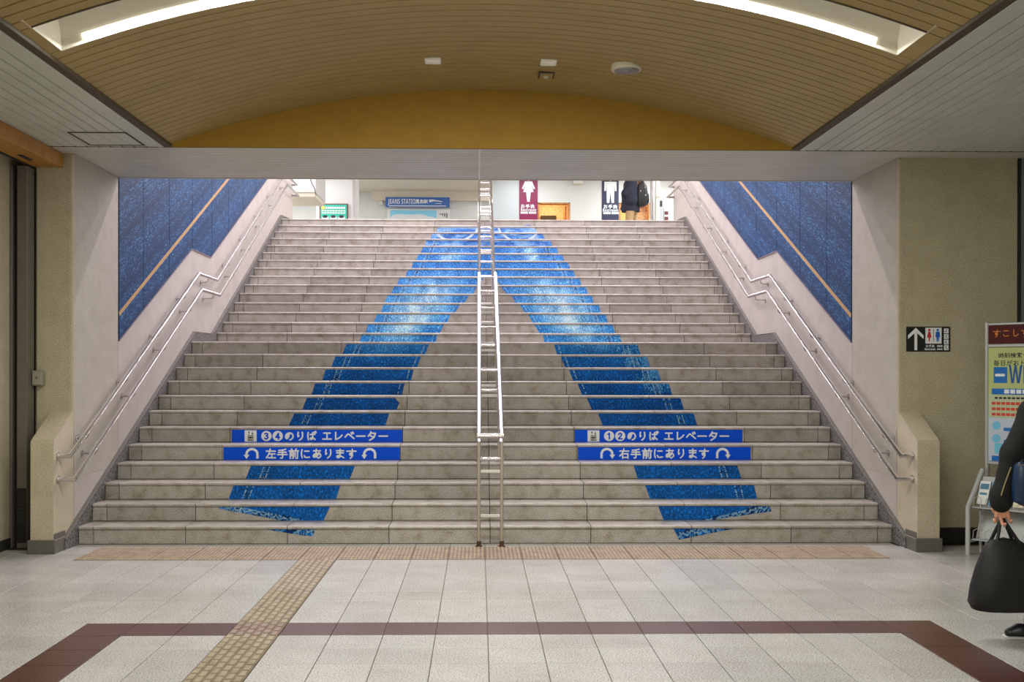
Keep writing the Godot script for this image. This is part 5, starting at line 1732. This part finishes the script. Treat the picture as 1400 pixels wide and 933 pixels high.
func build_people() -> void:
	var skin := plain(rgb(206, 148, 122), 0.5)
	skin.subsurf_scatter_enabled = true
	skin.subsurf_scatter_strength = 0.1
	var hair := plain(rgb(26, 22, 20), 0.5)
	var coat := stone(Color(0.038, 0.04, 0.048), 0.85, ramp_tex(17, 0.1, 2, [[0.3, grey(0.7)], [0.7, grey(1.0)]], 256), 0.1)
	var fw := Vector3(-1, 0, 0)
	# person at the right edge, walking left with a bag
	var base := V(3.36, 0, 6.05)
	var p := thing("person", "person in black coat and dark trousers walking in at right with a holdall", "person", base)
	var C := V(3.41, 1.60, 6.07)
	var bd := MB.new()
	head(bd, C, fw, 0.007)
	var wl := V(2.962, 0.80, 5.85)
	body(bd, hand_bones(wl, Vector3(0.05, -1, 0).normalized(), V(-0.25, 0.0, -1.0).normalized(), V(-1.0, 0.0, 0.25).normalized(), 0.75), 0.0035, 0.006)
	var wr := V(3.17, 1.05, 5.92)
	body(bd, hand_bones(wr, V(-0.75, -0.05, -0.65).normalized(), Vector3.UP, V(-0.65, 0, 0.75).normalized(), 0.7), 0.0035, 0.006)
	part("body", bd, skin, p)
	face_marks(p, C, fw, hair)
	var jk := MB.new()
	var jb := [
		bone(V(3.40, 1.36, 5.98), V(3.40, 1.36, 6.18), 0.112, 0.112), bone(V(3.40, 1.20, 5.99), V(3.40, 1.20, 6.17), 0.122, 0.122),
		bone(V(3.38, 1.00, 5.99), V(3.38, 1.00, 6.17), 0.122, 0.122), bone(V(3.42, 1.42, 6.07), V(3.415, 1.49, 6.07), 0.08, 0.062),
		bone(V(3.33, 1.38, 5.93), V(3.17, 1.30, 5.89), 0.085, 0.078), bone(V(3.17, 1.30, 5.89), V(3.035, 1.07, 5.86), 0.078, 0.064), bone(V(3.035, 1.07, 5.86), V(2.962, 0.825, 5.85), 0.064, 0.054), bone(V(2.962, 0.83, 5.85), V(2.957, 0.79, 5.85), 0.056, 0.054),
		bone(V(3.40, 1.38, 6.22), V(3.46, 1.10, 6.26), 0.085, 0.066), bone(V(3.46, 1.10, 6.26), V(3.20, 1.055, 5.96), 0.064, 0.046),
	]
	body(jk, jb, 0.012, 0.04)
	jk.loft([[V(3.365, 0.74, 6.08), 0.145, 0.20, 2.4], [V(3.365, 0.78, 6.08), 0.15, 0.21, 2.4], [V(3.37, 0.95, 6.08), 0.14, 0.21, 2.4], [V(3.385, 1.15, 6.08), 0.12, 0.19, 2.3]], 32)
	part("coat", jk, coat, p)
	var zp := MB.new()
	zp.tube([V(2.925, 0.80, 5.805), V(2.945, 0.90, 5.785), V(2.985, 1.0, 5.79)], 0.004, 6)
	part("zip", zp, plain(rgb(196, 178, 130), 0.3, 0.8), p)
	var tr := MB.new()
	body(tr, [bone(V(3.36, 0.86, 6.0), V(3.36, 0.86, 6.14), 0.122, 0.122), bone(V(3.34, 0.84, 5.99), V(3.24, 0.48, 5.95), 0.098, 0.072), bone(V(3.24, 0.48, 5.95), V(3.20, 0.09, 5.94), 0.072, 0.056),
			bone(V(3.38, 0.84, 6.15), V(3.45, 0.48, 6.17), 0.098, 0.072), bone(V(3.45, 0.48, 6.17), V(3.64, 0.15, 6.18), 0.072, 0.055)], 0.012, 0.03)
	part("trousers", tr, plain(rgb(20, 20, 26), 0.7), p)
	for s in 2:
		var sh := MB.new()
		var a := V(3.21, 0.05, 5.94) if s == 0 else V(3.65, 0.10, 6.18)
		var tilt := 0.0 if s == 0 else -0.06
		body(sh, [bone(a + Vector3(0.03, 0.0, 0), a + Vector3(-0.10, -0.008 + tilt * 0.7, 0), 0.042, 0.038), bone(a + Vector3(-0.10, -0.008 + tilt * 0.7, 0), a + Vector3(-0.155, -0.018 + tilt, 0), 0.04, 0.028), bone(a + Vector3(0.01, 0.045, 0), a + Vector3(0, 0.0, 0), 0.044, 0.044)], 0.007, 0.02)
		part("shoe", sh, plain(rgb(26, 28, 34), 0.4), p)
		var so := MB.new()
		so.box(a + Vector3(-0.065, -0.043 + tilt * 0.5, 0), Vector3(0.235, 0.018, 0.078), 0.006, Basis(Vector3.BACK, 0.0 if s == 0 else 0.32))
		part("sole", so, plain(rgb(190, 190, 190), 0.6), p)
	# the black holdall in the near hand
	var bag := thing("holdall", "large soft black holdall hanging from the hand of the person at right", "bag", V(2.97, 0.18, 5.85))
	var bb := MB.new()
	var ck := plain(rgb(11, 11, 13), 0.6)
	ck.rim_enabled = true
	ck.rim = 0.06
	var c0 := V(2.995, 0.0, 5.85)
	bb.loft([[c0 + Vector3(0, 0.178, 0), 0.14, 0.05, 2.8], [c0 + Vector3(0.0, 0.19, 0), 0.195, 0.085, 3.0], [c0 + Vector3(0.0, 0.225, 0), 0.212, 0.105, 3.2], [c0 + Vector3(0.004, 0.32, 0), 0.200, 0.112, 3.0], [c0 + Vector3(0.006, 0.42, 0), 0.178, 0.10, 2.8], [c0 + Vector3(0.004, 0.50, 0.0), 0.150, 0.076, 2.6], [c0 + Vector3(-0.01, 0.55, 0), 0.115, 0.05, 2.4], [c0 + Vector3(-0.02, 0.582, 0), 0.075, 0.026, 2.2], [c0 + Vector3(-0.02, 0.592, 0), 0.03, 0.01, 2.0]], 40)
	# folds of the soft cloth
	var fn := noise(41, 7.0, 2)
	for i in bb.v.size():
		var q := bb.v[i]
		var push := fn.get_noise_3d(q.x, q.y * 0.6, q.z) * 0.034 * clampf((q.y - 0.17) * 8.0, 0, 1)
		bb.v[i] = q + Vector3(push * signf(q.x - c0.x) * 0.6, 0, push)
	part("sack", bb, ck, bag)
	for s in 2:
		var hm := MB.new()
		var z := 5.785 + s * 0.13
		hm.tube([V(2.89, 0.47, z), V(2.91, 0.545, z + (0.02 if s == 0 else -0.02)), V(2.955, 0.69, 5.85), V(2.967, 0.715, 5.85), V(2.978, 0.69, 5.85), V(3.06, 0.54, z + (0.02 if s == 0 else -0.02)), V(3.09, 0.46, z)], 0.010, 8)
		part("handle", hm, plain(rgb(14, 14, 15), 0.6), bag)
	var zz := MB.new()
	zz.tube([V(2.88, 0.57, 5.846), V(2.97, 0.593, 5.846), V(3.07, 0.567, 5.846)], 0.005, 6)
	part("zip", zz, M.dark, bag)
	# navy bag shape added in place of a blue reflection on the coat
	var hb := thing("sheen_bag", "navy bag shape added for the coat sheen of the person at right", "bag", V(3.04, 0.8, 5.96))
	var hbm := MB.new()
	var hc := V(3.085, 0.0, 5.755)
	hbm.loft([[hc + Vector3(0, 0.80, 0), 0.085, 0.025, 3.0], [hc + Vector3(0, 0.815, 0), 0.105, 0.045, 3.5], [hc + Vector3(0, 0.92, 0), 0.105, 0.052, 3.5], [hc + Vector3(0, 1.01, 0), 0.095, 0.042, 3.2], [hc + Vector3(0, 1.03, 0), 0.08, 0.022, 3.0]], 32)
	part("pouch", hbm, plain(rgb(20, 46, 78), 0.35), hb)
	var hz := MB.new()
	hz.tube([hc + Vector3(-0.085, 1.018, 0.035), hc + Vector3(0.085, 1.018, 0.035)], 0.004, 6)
	hz.tube([hc + Vector3(-0.06, 1.018, 0.04), hc + Vector3(-0.06, 0.97, 0.052)], 0.004, 6)
	part("zip", hz, M.satin, hb)
	var hs := MB.new()
	hs.tube([hc + Vector3(-0.07, 1.01, 0.0), V(3.24, 1.20, 5.96), V(3.42, 1.49, 6.05), V(3.55, 1.25, 6.14), V(3.50, 1.02, 6.1), V(3.22, 1.0, 5.83)], 0.009, 8)
	part("strap", hs, plain(rgb(20, 24, 34), 0.6), hb)
	# person upstairs, seen from the left side, walking towards the doors
	var ub := V(3.36, FL2, 23.0)
	var up := thing("person", "person in a dark jacket and beige trousers standing upstairs by the toilet doors", "person", ub)
	var y := FL2
	var ob := MB.new()
	var C2 := V(3.33, y + 1.66, 23.0)
	head(ob, C2, fw, 0.012)
	body(ob, hand_bones(V(3.43, y + 1.33, 22.82), V(0.45, 0.8, -0.1).normalized(), V(0, 0.2, -1).normalized(), V(-0.8, 0.45, 0).normalized(), 0.7), 0.005, 0.008)
	part("body", ob, skin, up)
	face_marks(up, C2, fw, hair)
	var oj := MB.new()
	body(oj, [bone(V(3.35, y + 1.40, 22.90), V(3.35, y + 1.40, 23.10), 0.15, 0.15), bone(V(3.33, y + 1.2, 22.90), V(3.33, y + 1.2, 23.10), 0.175, 0.175), bone(V(3.34, y + 1.05, 22.90), V(3.34, y + 1.05, 23.10), 0.18, 0.18),
			bone(V(3.34, y + 1.42, 23.0), V(3.335, y + 1.52, 23.0), 0.09, 0.07),
			bone(V(3.36, y + 1.42, 22.84), V(3.20, y + 1.17, 22.79), 0.10, 0.082), bone(V(3.20, y + 1.17, 22.79), V(3.43, y + 1.32, 22.81), 0.078, 0.055),
			bone(V(3.36, y + 1.42, 23.16), V(3.30, y + 1.12, 23.2), 0.10, 0.08), bone(V(3.30, y + 1.12, 23.2), V(3.20, y + 0.9, 23.2), 0.075, 0.055)], 0.016, 0.05)
	oj.loft([[V(3.345, y + 0.80, 23.0), 0.195, 0.19, 2.4], [V(3.345, y + 0.84, 23.0), 0.20, 0.20, 2.4], [V(3.34, y + 1.0, 23.0), 0.195, 0.20, 2.4], [V(3.335, y + 1.2, 23.0), 0.17, 0.19, 2.3]], 32)
	part("jacket", oj, stone(Color(0.14, 0.16, 0.24), 0.8, ramp_tex(18, 0.08, 2, [[0.3, grey(0.7)], [0.7, grey(1.0)]], 256), 0.3), up)
	var ot := MB.new()
	body(ot, [bone(V(3.36, y + 0.9, 22.93), V(3.36, y + 0.9, 23.07), 0.12, 0.12), bone(V(3.33, y + 0.86, 22.91), V(3.29, y + 0.48, 22.90), 0.10, 0.08), bone(V(3.29, y + 0.48, 22.9), V(3.30, y + 0.08, 22.9), 0.08, 0.068),
			bone(V(3.40, y + 0.86, 23.09), V(3.47, y + 0.48, 23.1), 0.10, 0.08), bone(V(3.47, y + 0.48, 23.1), V(3.56, y + 0.09, 23.1), 0.08, 0.066)], 0.016, 0.03)
	part("trousers", ot, plain(rgb(168, 140, 98), 0.7), up)
	for s in 2:
		var a := V(3.29, y + 0.045, 22.9) if s == 0 else V(3.55, y + 0.045, 23.1)
		var sh := MB.new()
		body(sh, [bone(a + Vector3(0.04, 0, 0), a + Vector3(-0.14, -0.01, 0), 0.044, 0.034), bone(a, a + Vector3(0, 0.05, 0), 0.046, 0.046)], 0.012, 0.02)
		part("shoe", sh, M.dark, up)
	var bp := thing("backpack", "black backpack on the back of the person upstairs", "backpack", V(3.57, y + 1.1, 22.95))
	var bpm := MB.new()
	var bc := V(3.585, 0, 22.90)
	bpm.loft([[bc + Vector3(-0.02, y + 0.90, 0), 0.07, 0.10, 3.0], [bc + Vector3(-0.01, y + 0.93, 0), 0.115, 0.14, 3.4], [bc + Vector3(0, y + 1.12, 0), 0.13, 0.15, 3.4], [bc + Vector3(-0.01, y + 1.34, 0), 0.115, 0.145, 3.2], [bc + Vector3(-0.03, y + 1.45, 0), 0.075, 0.11, 2.8], [bc + Vector3(-0.04, y + 1.47, 0), 0.03, 0.05, 2.4]], 28)
	part("pack", bpm, M.black, bp)
	var pk := MB.new()
	pk.loft([[bc + Vector3(0.085, y + 0.94, 0), 0.03, 0.07, 3.0], [bc + Vector3(0.10, y + 1.0, 0), 0.055, 0.11, 3.4], [bc + Vector3(0.095, y + 1.16, 0), 0.055, 0.11, 3.4], [bc + Vector3(0.08, y + 1.20, 0), 0.03, 0.08, 3.0]], 20)
	part("pocket", pk, plain(rgb(24, 24, 26), 0.5), bp)
	var bu := MB.new()
	for q: Vector2 in [Vector2(3.53, 1.22), Vector2(3.63, 1.30), Vector2(3.64, 1.13)]:
		bu.loft([[V(q.x, y + q.y - 0.012, 22.752), 0.008, 0.006, 2.0], [V(q.x, y + q.y, 22.75), 0.014, 0.009, 2.0], [V(q.x, y + q.y + 0.012, 22.752), 0.008, 0.006, 2.0]], 10)
	part("buckle", bu, M.satin, bp)
	var sp := MB.new()
	sp.tube([V(3.50, y + 1.44, 22.86), V(3.38, y + 1.54, 22.85), V(3.27, y + 1.42, 22.80), V(3.30, y + 1.22, 22.74), V(3.47, y + 1.0, 22.80)], 0.016, 8)
	part("strap", sp, M.black, bp)
